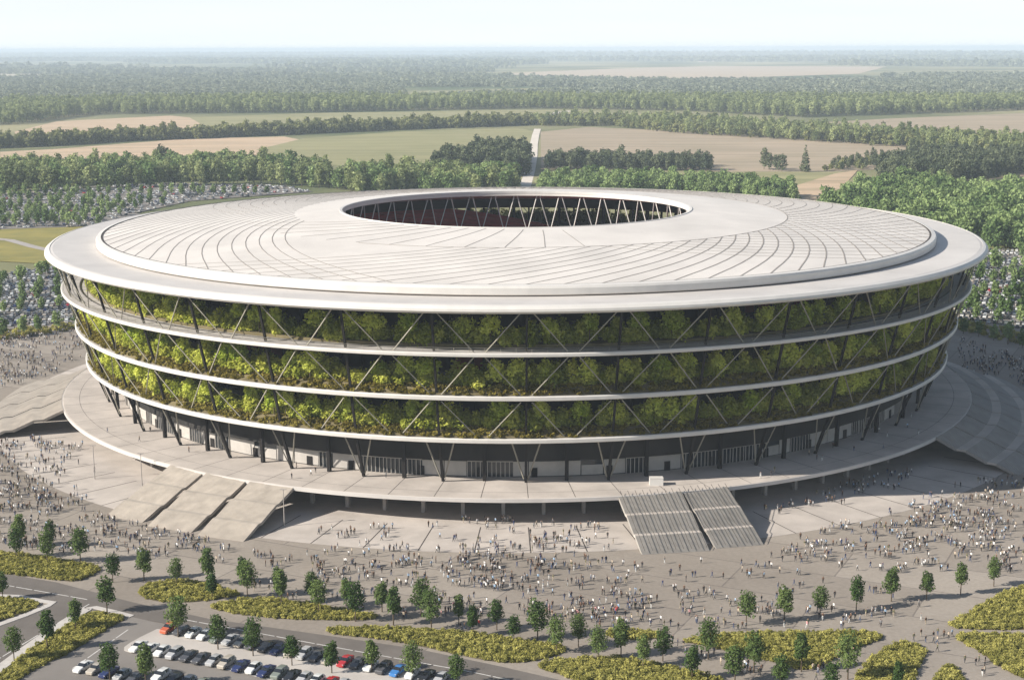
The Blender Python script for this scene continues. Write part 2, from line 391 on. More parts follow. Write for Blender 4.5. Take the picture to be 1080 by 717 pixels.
# paving of the plaza: large courses of slightly different tone with worn patches
def plaza_mat():
    m = bpy.data.materials.new('plaza_paving'); m.use_nodes = True; nt = m.node_tree; N = nt.nodes; L = nt.links; b = N['Principled BSDF']
    b.inputs['Roughness'].default_value = .85; b.inputs['Specular IOR Level'].default_value = .2
    tc = N.new('ShaderNodeTexCoord'); mp = N.new('ShaderNodeMapping'); mp.inputs['Rotation'].default_value = (0, 0, .45)
    br = N.new('ShaderNodeTexBrick'); br.inputs['Scale'].default_value = 1; br.inputs['Brick Width'].default_value = 46; br.inputs['Row Height'].default_value = 19
    br.inputs['Mortar Size'].default_value = .2; br.inputs['Color1'].default_value = (.255,.222,.188,1); br.inputs['Color2'].default_value = (.315,.277,.236,1); br.inputs['Mortar'].default_value = (.19,.165,.145,1)
    no = N.new('ShaderNodeTexNoise'); no.inputs['Scale'].default_value = .03; no.inputs['Detail'].default_value = 9; no.inputs['Roughness'].default_value = .65
    n2 = N.new('ShaderNodeTexNoise'); n2.inputs['Scale'].default_value = .9; n2.inputs['Detail'].default_value = 3
    mx = N.new('ShaderNodeMix'); mx.data_type = 'RGBA'; mx.blend_type = 'MULTIPLY'; mx.inputs['Factor'].default_value = .75
    rp = N.new('ShaderNodeValToRGB'); rp.color_ramp.elements[0].position = .3; rp.color_ramp.elements[0].color = (.78,.77,.76,1); rp.color_ramp.elements[1].position = .7; rp.color_ramp.elements[1].color = (1.1,1.1,1.1,1)
    m3 = N.new('ShaderNodeMix'); m3.data_type = 'RGBA'; m3.blend_type = 'MULTIPLY'; m3.inputs['Factor'].default_value = .5
    r2 = N.new('ShaderNodeValToRGB'); r2.color_ramp.elements[0].position = .35; r2.color_ramp.elements[0].color = (.85,.85,.85,1); r2.color_ramp.elements[1].position = .65; r2.color_ramp.elements[1].color = (1.08,1.08,1.08,1)
    L.new(tc.outputs['Object'], mp.inputs[0]); L.new(mp.outputs[0], br.inputs['Vector']); L.new(tc.outputs['Object'], no.inputs['Vector']); L.new(tc.outputs['Object'], n2.inputs['Vector'])
    L.new(no.outputs['Fac'], rp.inputs[0]); L.new(n2.outputs['Fac'], r2.inputs[0])
    L.new(br.outputs['Color'], mx.inputs['A']); L.new(rp.outputs[0], mx.inputs['B']); L.new(mx.outputs['Result'], m3.inputs['A']); L.new(r2.outputs[0], m3.inputs['B']); L.new(m3.outputs['Result'], b.inputs['Base Color'])
    return m
M['plaza'] = plaza_mat()
plz = [pol(268, a) for a in range(-50, 231, 4)]
plz = plz + [Vector((-420, -230, 0)), Vector((-420, -420, 0)), Vector((420, -420, 0)), Vector((420, -230, 0))]
sheet('plaza', plz, 0.0, M['plaza'], 'broad brown grey paved plaza around the stadium', 'plaza')
b = MB(); b.lathe([(120, .03), (188.5, .03)], 240, closed=False)
tag(b.build('apron_paving', M['podium']), 'pale ring of paving round the stadium foot', 'paving', kind='structure')
b = MB()
for k in range(80):
    a = k * 4.5 + 1.1; u = pol(1, a); v = pol(1, a + 90)
    b.quad(u*167 + v*.15 + Vector((0,0,.05)), u*167 - v*.15 + Vector((0,0,.05)), u*188.5 - v*.15 + Vector((0,0,.05)), u*188.5 + v*.15 + Vector((0,0,.05)))
tag(b.build('paving_joints', M['gap']), 'dark radial joints in the pale apron paving', 'paving', kind='structure')

# roads and car parks
sheet('road', GP([(-40,596),(0,604),(60,614),(140,635),(219,652),(345,670),(440,684),(530,703),(600,719),(720,748),(620,760),(480,716),(330,689),(180,659),(150,653),(138,651),(56,636),(0,626),(-40,618)]), .06, M['asphalt'], 'grey two lane road along the planting beds', 'road')
sheet('road', GP([(57,636.3),(97,641.5),(72,653),(22,687),(-30,725),(-70,715),(0,660),(25,647)]), .064, M['asphalt'], 'side road leaving between two kerbed beds', 'road')
sheet('car_park', GP([(139,650.5),(172,658),(480,716.5),(560,750),(0,750),(15,720),(49,699),(81,684),(111,664),(128,656)]), .068, M['lotasphalt'], 'asphalt car park beside the road', 'car park')
b = MB(); P = smoothpoly(GP([(128,685),(140,676),(174,659.5),(300,682),(480,717),(500,745),(380,745),(300,715),(200,697),(140,689)]), 1); P = [Vector((*q, 0)) for q in P]
if sum(P[i].x*P[i-1].y - P[i-1].x*P[i].y for i in range(len(P))) > 0: P.reverse()
b.hexa([(p.x, p.y, .05) for p in P], [(p.x, p.y, .17) for p in P])
tag(b.build('parking_island', M['concretepad']), 'pale raised concrete island under two rows of cars', 'pavement', kind='structure')
b = MB()
def dashes(a, c, n, duty=.9, wd=.28):
    for k in range(n):
        p = a.lerp(c, k/n); q = a.lerp(c, (k+duty)/n); d = (q-p).normalized(); s = Vector((-d.y, d.x, 0))*wd/2; z = Vector((0,0,.085))
        b.quad(p-s+z, q-s+z, q+s+z, p+s+z)
for A_, B_, n in (((-20,612),(17,619),2), ((17,619),(94,632.5),4), ((190,652.5),(334,679),7), ((334,679),(500,709),8), ((500,709),(560,722),3), ((94,637),(-20,706),6), ((100,656),(20,712),5), ((135,664),(75,706),4), ((180,692),(300,720),6)):
    dashes(G(*A_), G(*B_), n)
tag(b.build('lane_marking', M['paint']), 'worn white lane lines on the roads', 'road marking', kind='structure')

def kerb(px, wd=1.6, h=.16, label=''):
    pts = GP(px); P = strip(pts, wd)
    if sum(P[i].x*P[i-1].y - P[i-1].x*P[i].y for i in range(len(P))) > 0: P.reverse()
    b = MB(); b.hexa([(p.x, p.y, .02) for p in P], [(p.x, p.y, h) for p in P])
    return tag(b.build('kerb', M['kerb']), label, 'kerb', kind='structure')
kerb([(-10,628),(20,629),(44,634),(56,635.5),(50,639),(26,649),(-10,662)], 1.8, label='pale kerb round the bed at the left edge')
kerb([(92,642),(100,640.5),(120,645),(139,650)], 1.6, label='pale kerb across the tip of the diagonal bed')
kerb([(92,642),(70,655),(46,671),(22,688),(-5,708)], 2.6, label='pale kerb along the left side of the diagonal bed')

# far car parks
LOTS = {
 'lot_near_left': [(-30,292),(66,281),(82,300),(88,338),(40,344),(-30,351)],
 'lot_far_left': [(-40,208),(60,198),(180,193),(300,196),(330,202),(200,212),(128,228),(112,238),(-40,243)],
 'lot_right': [(1004,344),(1003,320),(1036,262),(1095,266),(1095,350),(1012,338)],
}
for k_, lab in (('lot_near_left','grey car park at the left behind the crowd'), ('lot_far_left','large far car park before the left tree belt'), ('lot_right','grey car park at the right of the stadium')):
    sheet('car_park', GP(LOTS[k_]), -.05, M['lotasphalt'], lab, 'car park')
sheet('path', GP([(-40,222),(60,214),(110,219),(150,226),(120,235),(60,226),(-40,232)]), -.03, M['lotasphalt'], 'bare grey drive inside the far left car park', 'path')

# ------------------------------------------------------------------ stadium
stad = empty('stadium', (0, 0, 0))
tag(stad, 'round white roofed stadium with three planted open terraces', 'stadium')
RO, ZO, RD, ZD = 65.0, 70.6, 151.5, 64.4
def rz(r): # roof surface height
    t = (r-RO)/(RD-RO); return ZO + (ZD-ZO)*t + .35*math.sin(PI*t)
b = MB(); rr = [RO + (RD-RO)*k/16 for k in range(17)]
prof = [(r, rz(r)) for r in rr] + [(RD+.35, ZD-.5), (RD+.35, ZD-2.2), (RD, ZD-2.6)] + [(RD-1, ZD-2.6), (110, 63.2), (RO+1, ZO-2.2), (RO-.4, ZO-1.8), (RO-.4, ZO-.3)]
b.lathe(prof, 288); roof = b.build('roof', [M['roof']], stad)
b = MB(); b.lathe([(RD+.36, ZD-2.3), (RD+.42, ZD-.55), (RD+.1, ZD+.1), (RD-1.3, ZD+.35), (RD-1.3, ZD+.1), (RD, ZD-.3), (RD, ZD-2.3)], 288)
b.build('roof_edge', M['edge'], roof)
b = MB(); b.lathe([(RD-1.35, rz(RD-1.35)+.02), (RD-1.35, rz(RD-1.3)+.12), (RD-2.0, rz(RD-2)+.12), (RD-2.0, rz(RD-2)+.02)], 288)
b.build('roof_gutter', M['gap'], roof)
b = MB(); b.lathe([(RO-.5, ZO-.8), (RO-.5, ZO+.1), (RO+.5, ZO+.18), (RO+.5, ZO-.05)], 288)
b.build('rim_ring', M['edge'], roof)
# seams: two crossing families of curved lines on the outer roof, a ring line and short radial ones inside
def ribbon(b, pts, w0, up=.06):
    for i in range(len(pts)-1):
        p, q = pts[i], pts[i+1]; d = (q-p).normalized(); n = Vector((-d.y, d.x, 0)).normalized()*w0/2
        t = Vector((0,0,up)); b.hexa([p-n, q-n, q+n, p+n], [p-n+t, q-n+t, q+n+t, p+n+t])
def spiral(a0, r0, r1, da, n=10):
    return [Vector((*pol(r0+(r1-r0)*k/n, a0+da*(k/n)**1.12)[:2], rz(r0+(r1-r0)*k/n)+.01)) for k in range(n+1)]
b = MB(); N_ = 88
for k in range(N_):
    a = 360*k/N_ + 1
    left = max(0, math.cos(math.radians(a-195))); front = max(0, math.cos(math.radians(a-268)))
    wA = .40 - .33*left**1.1
    if not 150 < a < 226: ribbon(b, spiral(a, RD-2.1, 100, 33), max(.1, wA))
    wB = .40*(1-front**1.8)
    if 150 < a < 258: wB = max(wB, .26)*1.1
    elif a > 280 or a < 60: wB *= .55
    if wB > .10: ribbon(b, spiral(a+2, RD-2.1, 82 if 150 < a < 258 else 100, -52 if 150 < a < 258 else -33, 14), wB)
ring = [Vector((*pol(100, a)[:2], rz(100)+.01)) for a in range(240, 481, 3)]
ribbon(b, ring, .28)
for k in range(13):
    a = 196 + 7.2*k; ribbon(b, spiral(a, 99.5, 67 + 1.1*max(0, k-8), 24 - 2.0*k, 6), .2)
b.build('roof_seam', M['seam'], roof)
# canopy ring
b = MB()
b.lathe([(149.5, 61.2), (151, 61.5), (160, 61.75), (166.5, 61.9), (168.3, 61.6), (169.1, 60.9), (169.2, 60.3), (168.6, 59.8), (167, 59.55), (157, 59.6), (140, 60.2), (140, 60.6)], 288)
cano = b.build('canopy', M['canopy'], stad)
b = MB(); b.lathe([(167.5, 61.9), (168.4, 61.68), (169.2, 60.95), (169.32, 60.3), (168.7, 59.72), (167.8, 59.5), (167.8, 60.3)], 288)
b.build('canopy_edge', M['edge'], cano)
b = MB(); b.lathe([(RD-1.2, 61.6), (RD-.6, 61.62), (RD-.6, 62.0), (RD-1.2, 62.0)], 288); b.build('shadow_gap', M['gap'], cano)  # dark ring paints in the shade below the roof disc
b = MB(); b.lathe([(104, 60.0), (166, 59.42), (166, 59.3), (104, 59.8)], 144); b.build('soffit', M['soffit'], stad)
# opening: pale V struts from the rim to the lower ring
b = MB(); b.lathe([(67.2, 53.4), (69, 53.4), (69, 54.8), (67.2, 54.8)], 144); b.build('tension_ring', M['soffit'], stad)
for k in range(44):
    a = 360*k/44
    b = MB()
    for s in (-1, 1):
        p = pol(RO+.6, a + s*.5, ZO-1.9); q = pol(67.4, a + s*4.09*.92, 54.8); b.bar(p, q, .32)
    b.build('rim_strut', M['edge'], stad)
# seating bowl with a rim that rises on the far left
def sstep(x0, x1, x):
    t = min(1, max(0, (x-x0)/(x1-x0))); return t*t*(3-2*t)
def rimh(a):
    a %= 360; return 45.5 + 13.5*(sstep(62, 112, a) if a <= 180 else 1 - sstep(185, 250, a))
def wallh(a):
    a %= 360; return 47.5 + 5.5*(sstep(180, 200, a) - sstep(335, 355, a)) + 8*(sstep(85, 112, a) - sstep(175, 190, a))
b = MB(); steps = 34; prof = []
for k in range(steps):
    r0 = 62 + (120-62)*k/steps; r1 = 62 + (120-62)*(k+1)/steps; h = (k+1)/steps; prof += [(r0, h), (r1, h)]
b.lathe(prof, 144, closed=False, zf=lambda r, h, a: 2.0 + (rimh(a)-2.0)*(h**1.18))
b.build('seating_bowl', M['seats'], stad)
b = MB(); b.lathe([(0.1, .6), (64, .6)], 96, closed=False); b.build('pitch', M['pitch'], stad)
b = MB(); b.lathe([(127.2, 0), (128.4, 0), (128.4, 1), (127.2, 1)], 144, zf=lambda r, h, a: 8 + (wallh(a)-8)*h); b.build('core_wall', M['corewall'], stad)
for a0, a1, z0, z1 in ((226,236,36,44), (237.5,240,36,43), (303,309,49.2,53.5), (313,316,49.2,54), (262,266,36,41), (195,200,35.5,42)):
    b = MB(); b.lathe([(128.5, z0), (129.0, z0), (129.0, z1), (128.5, z1)], 14, a0, a1); b.build('red_wall_panel', M['redwall'], stad)
# terrace slabs
SL = [(157.6, 21.7, 1.3), (160.6, 34.5, 1.3), (164.6, 47.5, 1.1)]
slabs = []
for R_, z, t in SL:
    b = MB(); b.lathe([(128.5, z+t/2-.3), (128.5, z-t/2+.2), (R_-.5, z-t/2+.05), (R_-.5, z+t/2-.05)], 240)
    s_ = b.build('terrace_slab', M['slab'], stad); slabs.append(s_)
    b = MB(); b.lathe([(R_-.8, z+t/2), (R_-.2, z+t/2+.05), (R_, z+t/2-.2), (R_-.05, z-t/2+.2), (R_-.35, z-t/2), (R_-.8, z-t/2)], 240)
    b.build('slab_edge', M['edge'], s_)
for i, (R_, z, t) in enumerate(SL[:2]):
    b = MB(); b.lathe([(R_-1.5, z+t/2+.03), (R_-1.5, z+t/2+.25), (R_-4.3, z+t/2+2.0), (R_-14, z+t/2+2.3), (R_-14, z+t/2+.03)], 240)
    b.build('planting_bank', M['soil'], slabs[i])
R_, z, t = SL[2]
b = MB(); b.lathe([(R_-8.6, z+t/2-.02), (R_-8.6, z+t/2+.8), (R_-9.1, z+t/2+.8), (R_-17.5, z+t/2+.7), (R_-17.5, z+t/2-.02)], 240)
b.build('planter', M['soil'], slabs[2])
b = MB(); b.lathe([(R_-6.6, z+t/2+.01), (R_-6.3, z+t/2+.01), (R_-6.3, z+t/2+.25), (R_-6.6, z+t/2+.25)], 240); b.build('floor_rail', M['soffit'], slabs[2])
b = MB(); 
for h_ in (.55, 1.1): b.lathe([(R_-1.9, z+t/2+h_), (R_-1.8, z+t/2+h_), (R_-1.8, z+t/2+h_+.07), (R_-1.9, z+t/2+h_+.07)], 240)
for k in range(240): b.tube(pol(R_-1.85, k*1.5, z+t/2), pol(R_-1.85, k*1.5, z+t/2+1.1), .05, .05, 4)
b.build('railing', M['brace'], slabs[2])
# back walls behind the terraces: dark panels between darker fins, set well inside
b = MB()
for k in range(120):
    a = k*3 + .4; z0 = 8; 
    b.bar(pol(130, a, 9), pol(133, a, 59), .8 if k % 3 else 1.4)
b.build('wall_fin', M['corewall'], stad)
# columns: dark leaning posts on 40 axes, foot to canopy; a second inner row
NB = 40; A0 = 270 + 1.0
def ax(k): return A0 + 360.0/NB*k
for k in range(NB):
    a = ax(k); b = MB()
    b.bar(pol(150.5, a, 8), pol(155.6, a, 20.9), .75); b.bar(pol(155.4, a, 22.4), pol(158.4, a, 33.8), .62)
    b.bar(pol(158.4, a, 35.3), pol(161.5, a, 46.8), .62); b.bar(pol(161.5, a, 48.1), pol(164.6, a, 59.7), .62)
    b.build('column', M['darksteel'], stad)
for k in range(NB):
    a = ax(k) + 4.5
    if math.sin(math.radians(a)) > .45: continue
    b = MB(); b.bar(pol(149, a, 8), pol(149.5, a, 20.9), 1.0); b.bar(pol(148, a, 22.3), pol(148.6, a, 59.6), .8); b.build('inner_column', M['darksteel'], stad)
# diagonal braces of the facade
braces = []
for k in range(NB):
    for s in (-1, 1):
        e = .55*s
        a, m_ = ax(k), ax(k) + 4.5*s
        braces.append((pol(155.9, m_ - e, 22.6), pol(159.6, a + e, 33.4), a))
        braces.append((pol(159.3, a + e, 35.4), pol(163.4, m_ - e, 46.7), a))
        braces.append((pol(162.7, m_ - e, 48.1), pol(166.4, a + e, 59.6), a))
braces.sort(key=lambda q: ((q[0]+q[1])/2 - cam.location).length)
for p, q, a in braces[:100]:
    b = MB(); b.bar(p, q, .27); b.build('diagonal_brace', M['brace'], stad)
b = MB()
for p, q, a in braces[100:]: b.bar(p, q, .27)
r_ = b.build('diagonal_brace', M['brace'], stad); r_['kind'] = 'stuff'
for k in range(NB):
    a = ax(k)
    if math.sin(math.radians(a)) > .35: continue
    for s in (-1, 1):
        b = MB(); b.bar(pol(151.0, a + .22*s, 9.2), pol(154.6, a + 1.5*s, 20.8), .32); b.build('foot_strut', M['brace'], stad)
# ground floor under the lowest terrace: shop front wall with white panels, dark doors and mullions
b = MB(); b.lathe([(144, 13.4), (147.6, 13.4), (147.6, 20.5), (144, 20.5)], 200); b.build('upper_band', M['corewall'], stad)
b = MB(); b.lathe([(144.6, 8.02), (145, 8.02), (145, 13.4), (144.6, 13.4)], 200); base = b.build('ground_floor_wall', M['glass'], stad)
rw = random.Random(5); a = 176.0
while a < 364:
    w_ = rw.choice((1.8, 2.6, 3.4, 4.2)); kind_ = rw.random(); wp = MB()
    if 255 < a < 292: kind_ *= .55
    if kind_ < .45:
        wp.lathe([(145.02, 8.3), (145.25, 8.3), (145.25, 12.6 if kind_ < .33 else 11.2), (145.02, 12.6 if kind_ < .33 else 11.2)], 3, a, a+w_-.12)
        wp.build('white_panel', M['panelwhite'], base)
    else:
        q = a
        while q < a + w_:
            wp.bar(pol(145.4, q, 8), pol(145.4, q, 12.9), .22); q += .5
        wp.lathe([(145.3, 12.6), (145.6, 12.6), (145.6, 13.0), (145.3, 13.0)], 3, a, a+w_)
        wp.build('glazing_bars', M['panelwhite'], base)
    a += w_
for k in range(26):
    a = 180 + k*7.1 + rw.uniform(-1, 1); b = MB(); b.lathe([(145.3, 8.05), (145.5, 8.05), (145.5, 10.8), (145.3, 10.8)], 2, a, a+.7); b.build('door', M['darksteel'], base)

# podium deck
pod = empty('podium', (0, 0, 0)); tag(pod, 'raised pale stone deck ringing the stadium foot', 'podium')
b = MB(); b.lathe([(120, 8.0), (166, 8.0), (166.3, 7.85), (166.3, 6.9), (165.6, 6.8), (120, 6.3)], 240); deck = b.build('deck', M['podium'], pod)
b = MB(); b.lathe([(166.32, 7.95), (166.5, 7.9), (166.5, 6.85), (166.32, 6.8)], 240); b.build('deck_edge', M['canopy'], deck)
b = MB()
for k in range(80):
    a = k*4.5+1.1; u = pol(1, a); v = pol(.09, a+90); z0 = Vector((0,0,8.012))
    b.quad(u*147.7+v+z0, u*147.7-v+z0, u*165.8-v+z0, u*165.8+v+z0)
b.lathe([(160.4, 8.014), (160.52, 8.014)], 240, closed=False)
b.build('deck_joint', M['gap'], deck)
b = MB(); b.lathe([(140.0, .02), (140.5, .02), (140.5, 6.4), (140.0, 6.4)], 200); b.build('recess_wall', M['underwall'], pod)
for k in range(38):
    a = 193 + 4.2*k; b = MB(); u = pol(1, a); v = pol(1, a+90); z = Vector((0,0,1))
    c0 = [u*154.3 - v*.5, u*155.7 - v*.5, u*155.7 + v*.5, u*154.3 + v*.5]
    b.hexa([p + z*.02 for p in c0], [p + z*6.5 for p in c0]); b.build('pillar', M['concrete'], pod)
for k in range(20):
    a = 200 + 7.3*k; b = MB(); b.lathe([(150, 6.2), (151, 6.2), (151, 6.34), (150, 6.34)], 3, a, a+2.2); b.build('ceiling_light_bar', M['panelwhite'], pod)  # unlit white bars, coloured to stand for glinting ceiling lights

# broad stairs from the deck to the plaza: three flights and two landings, radial
def stairs(a0, a1, label, mt, dirn=None, par=True, rails=0, R0=166.52, R1=193.2):
    t = empty('staircase'); tag(t, label, 'staircase')
    am = (a0+a1)/2; u0 = pol(1, am); u = pol(1, dirn or am); v = pol(1, (dirn or am)+90)
    segs = [(-1.3 if par else 0, 7.9, 8.0, 5.3), (7.9, 9.5, 5.3, 5.3), (9.5, 17.4, 5.3, 2.62), (17.4, 19.0, 2.62, 2.62), (19.0, 26.7, 2.62, .0)]
    if not par: segs = [(0, 6.9, 8.0, 5.3), (6.9, 9.9, 5.3, 5.3), (9.9, 16.8, 5.3, 2.62), (16.8, 19.8, 2.62, 2.62), (19.8, 26.7, 2.62, .0)]
    hw0 = R0*math.radians(a1-a0)/2
    def P(d, s, z):
        if par: return u0*R0 + u*d + v*(s*(hw0-.1)) + Vector((0,0,z))
        return pol(R0+d, am + s*((a1-a0)/2-.2), z)
    fl = 0
    for d0, d1, z0, z1 in segs:
        if z0 == z1:
            b = MB(); nn = 1 if par else 6
            for i in range(nn):
                s0, s1 = -1+2*i/nn, -1+2*(i+1)/nn
                b.hexa([P(d0,s0,z0-.7), P(d1,s0,z0-.7), P(d1,s1,z0-.7), P(d0,s1,z0-.7)], [P(d0,s0,z0), P(d1,s0,z0), P(d1,s1,z0), P(d0,s1,z0)])
            b.build('landing', M['podium'] if mt is not M['stair'] else M['stair'], t)
        else:
            n = 16; b = MB(); nn = 1 if par else 6
            for i in range(nn):
                s0, s1 = -1+2*i/nn, -1+2*(i+1)/nn
                for k in range(n):
                    da, db = d0+(d1-d0)*k/n, d0+(d1-d0)*(k+1)/n; z = z0+(z1-z0)*(k+1)/n
                    zb = max(.0, z-.75)
                    b.hexa([P(da,s0,zb), P(db,s0,max(0,zb-.15)), P(db,s1,max(0,zb-.15)), P(da,s1,zb)], [P(da,s0,z+.13), P(db,s0,z+.13), P(db,s1,z+.13), P(da,s1,z+.13)])
            b.build('flight', mt, t)
    for k in range(rails):
        s = -.92 + 1.84*k/(rails-1); b = MB()
        for d0, d1, z0, z1 in segs: b.bar(P(d0, s, z0+.95), P(d1, s, z1+.95), .1, .1)
        b.build('handrail', M['soffit'], t)
    return t
stairs(231.9, 236.55, 'left stair of three with pale stone flights', M['stair'], 242)
stairs(237.1, 242.2, 'middle stair of three with pale stone flights', M['stair'], 245.5)
stairs(242.75, 247.8, 'right stair of three with pale stone flights', M['stair'], 248)
stairs(279.7, 286.0, 'wide grey stair, left of the front pair', M['stairdark'], 279.5, rails=9)
stairs(286.15, 290.8, 'narrower grey stair, right of the front pair', M['stairdark'], 283, rails=7)
for i in range(4):
    stairs(176.5 + 6.3*i, 176.5 + 6.3*(i+1), ['pale curved stair at far left, farthest from the viewer', 'pale curved stair at far left, second from its back end', 'pale curved stair at far left, second from its front end', 'pale curved stair at far left with its dark open side showing'][i], M['stair'], par=False)
ordn = ['first', 'second', 'third', 'fourth', 'fifth', 'sixth', 'seventh', 'eighth', 'ninth', 'tenth']
for i in range(7):
    stairs(-37.5 + 6.1*i, -37.5 + 6.1*(i+1), 'curved stair section in shade at right, %s from its front end' % ordn[i], M['stairdark'], par=False)
# white kiosk on the deck
k_ = empty('kiosk', G(692, 511, 8.0)); tag(k_, 'small white kiosk on the deck above the front pair of stairs', 'kiosk')
b = MB(); b.box(-1.9, 1.9, -1.1, 1.1, .012, 2.1); b.build('body', M['edge'], k_)
b = MB(); b.box(-1.95, 1.95, -1.15, 1.15, 2.1, 2.2); b.build('roof', M['edge'], k_)
# slim lamp masts on the apron
for i, (x, y, lab) in enumerate(((100,505,'slim lamp mast on the pale apron, leftmost of three'), (150,514,'slim lamp mast near the left stair of three'), (300,555,'slim lamp mast in the shade beside the right stair of three'))):
    t = empty('lamp_post', G(x, y)); tag(t, lab, 'lamp post', 'lamp masts on the apron')
    b = MB(); b.tube((0,0,.03), (0,0,10.5), .16, .1, 8); b.build('pole', M['concrete'], t)
    b = MB(); b.box(-.9, .9, -.18, .18, 10.5, 10.68); b.build('lamp_head', M['concrete'], t)

# ------------------------------------------------------------------ terrace planting
hk = [clump('hedge_kind', 300, 2.6, h, .50, M['leaf_terr_dim'], 40+i) for i, h in enumerate((4.0, 5.0, 6.0, 7.0))]
ck = [clump('cover_kind', 60, 1.0, .8, .34, M['leaf_cover'], 60+i) for i in range(3)]
tk = []
for i in range(5):
    tk.append(plant('terrace_tree', 2.0+.3*i, 6.8+.7*(i % 3), 3.1+.4*(i % 2), 11, 620, .44, M['leaf_terr'], 80+i, .16))
for o in tk: C.objects.unlink(o)
rt = random.Random(21)
tier = ['lowest', 'middle', 'top']
for i, (R_, z, t) in enumerate(SL):
    zt = z + t/2
    pts = []
    for k in range(1450):
        a = rt.uniform(0, 360); d = rt.uniform(9.8, 15.5) if i == 2 else rt.uniform(4.2, 10.5)
        if rt.random() < .10 + .14*math.sin(a*.09+i*2): continue
        pts.append((*pol(R_-d, a)[:2], zt + (.75 if i == 2 else 1.9)))
    scatter('terrace_hedge', pts, hk, 'dense yellow green hedge along the back of the %s terrace' % tier[i], 'hedge', .65, 1.15)
    if i < 2:
        pts = []
        for k in range(4200):
            a = rt.uniform(0, 360); d = rt.uniform(1.4, 5.0); 
            if a < 170 and rt.random() < .7: continue
            pts.append((*pol(R_-d, a)[:2], zt + .15 + min(1, max(0, (d-1.5)/2.8))*1.75))
        scatter('ground_cover', pts, ck, 'brown and yellow ground cover along the front of the %s terrace' % tier[i], 'ground cover', .7, 1.3)
# individual trees: the front half of each terrace, in uneven groups
ANG = [[], [], []]
for i in range(3):
    a = 176.0
    while a < 362:
        ANG[i].append(a + rt.uniform(-.7, .7)); a += rt.choice((2.3, 2.8, 3.2, 3.8, 4.6, 6.5))
for i, (R_, z, t) in enumerate(SL):
    n = len(ANG[i])
    for k, a in enumerate(ANG[i]):
        d = (10.6 if i == 2 else 5.0) + rt.uniform(-.9, 1.2); s = rt.uniform(.85, 1.2)
        o = rt.choice(tk).copy(); C.objects.link(o); o.location = pol(R_-d, a, z+t/2 + (.8 if i == 2 else 1.9)); o.rotation_euler = (0, 0, rt.uniform(0, 6.28)); o.scale = (s*1.05, s*1.05, min(s, 1.08))
        side = '%s from the left end' % (ordn[k] if k < 10 else '%dth' % (k+1)) if k < n/2 else ('%s from the right end' % (ordn[n-1-k] if n-1-k < 10 else '%dth' % (n-k)))
        if k == 0: side = 'at the far left end'
        if k == n-1: side = 'at the far right end'
        tag(o, 'bushy bright green tree on the %s terrace, %s' % (tier[i], side), 'tree', 'trees on the %s terrace' % tier[i])

# ------------------------------------------------------------------ planting beds in front
bk = [clump('bed_kind', 100, .75, h, .19, M['leaf_bed'], 120+i) for i, h in enumerate((.8, 1.0, 1.2, 1.0))]
BEDS = [
 ('yellow green bed with blunt right end at the left edge', [(-20,582),(0,583),(25,585),(62,591),(91,595),(107,600),(101,605),(81,614),(49,610),(15,606),(-20,603)]),
 ('small lens shaped yellow green bed beside the road', [(144,623),(160,615),(187,612),(214,615),(241,623),(256,627),(247,629),(214,634),(181,636),(154,632)]),
 ('long thin yellow green bed above the road', [(219,641),(234,635),(268,632),(288,632),(321,637),(360,643),(393,648),(399,652),(380,654),(360,654),(301,653),(254,648),(234,644)]),
 ('longest yellow green bed in the middle of the front', [(345,663),(360,662),(410,662),(443,664),(477,666),(510,670),(547,675),(577,679),(599,684),(594,689),(560,698),(530,699),(494,693),(443,681),(400,673),(360,670),(346,667)]),
 ('yellow green bed cut by the bottom edge of the view', [(560,702),(584,697),(634,693),(664,695),(697,701),(727,708),(770,718),(780,730),(640,735),(600,714)]),
 ('broad leaf shaped yellow green bed right of centre', [(716,676),(730,673),(763,669),(820,667),(887,666.5),(920,667),(935,671),(921,677),(894,687),(860,704),(847,707),(820,699),(787,691),(750,682)]),
 ('small low bed between two young trees', [(638,667),(660,664),(690,666),(702,671),(680,675),(645,673)]),
 ('rounded yellow green bed at the lower right', [(898,725),(907,708),(927,687),(954,677),(970,681),(977,689),(968,704),(962,725)]),
 ('small bed tip at the bottom right edge', [(980,728),(991,707),(1001,701),(1012,707),(1024,728)]),
 ('upper wedge shaped bed at the right edge', [(998,662),(1014,651),(1038,637),(1054,627),(1090,615),(1100,664),(1040,664)]),
 ('lower wedge shaped bed at the right edge', [(1008,670),(1021,668),(1095,669),(1095,722),(1054,704),(1034,687),(1014,677)]),
 ('kerbed bed at the left edge beside the road', [(-20,632),(15,631),(42,635.5),(41,639),(25,646),(-20,662)]),
 ('long diagonal kerbed bed between two side roads', [(2,712),(26,690),(50,675),(75,657),(97,645.5),(134,652),(126,657),(110,665),(80,685),(48,700),(25,713),(0,730),(-30,730)]),
]
BEDW = []
for lab, px in BEDS:
    P = GP(smoothpoly(px, 1)); BEDW.append(P)
    s = sheet('soil', P, .09, M['soil'], 'brown soil under the ' + lab, 'soil')
    pts = [(x, y, .05) for x, y in fill(P, .70, .6)]
    scatter('planting_bed', pts, bk, lab, 'planting bed', .65, 1.1, .25)

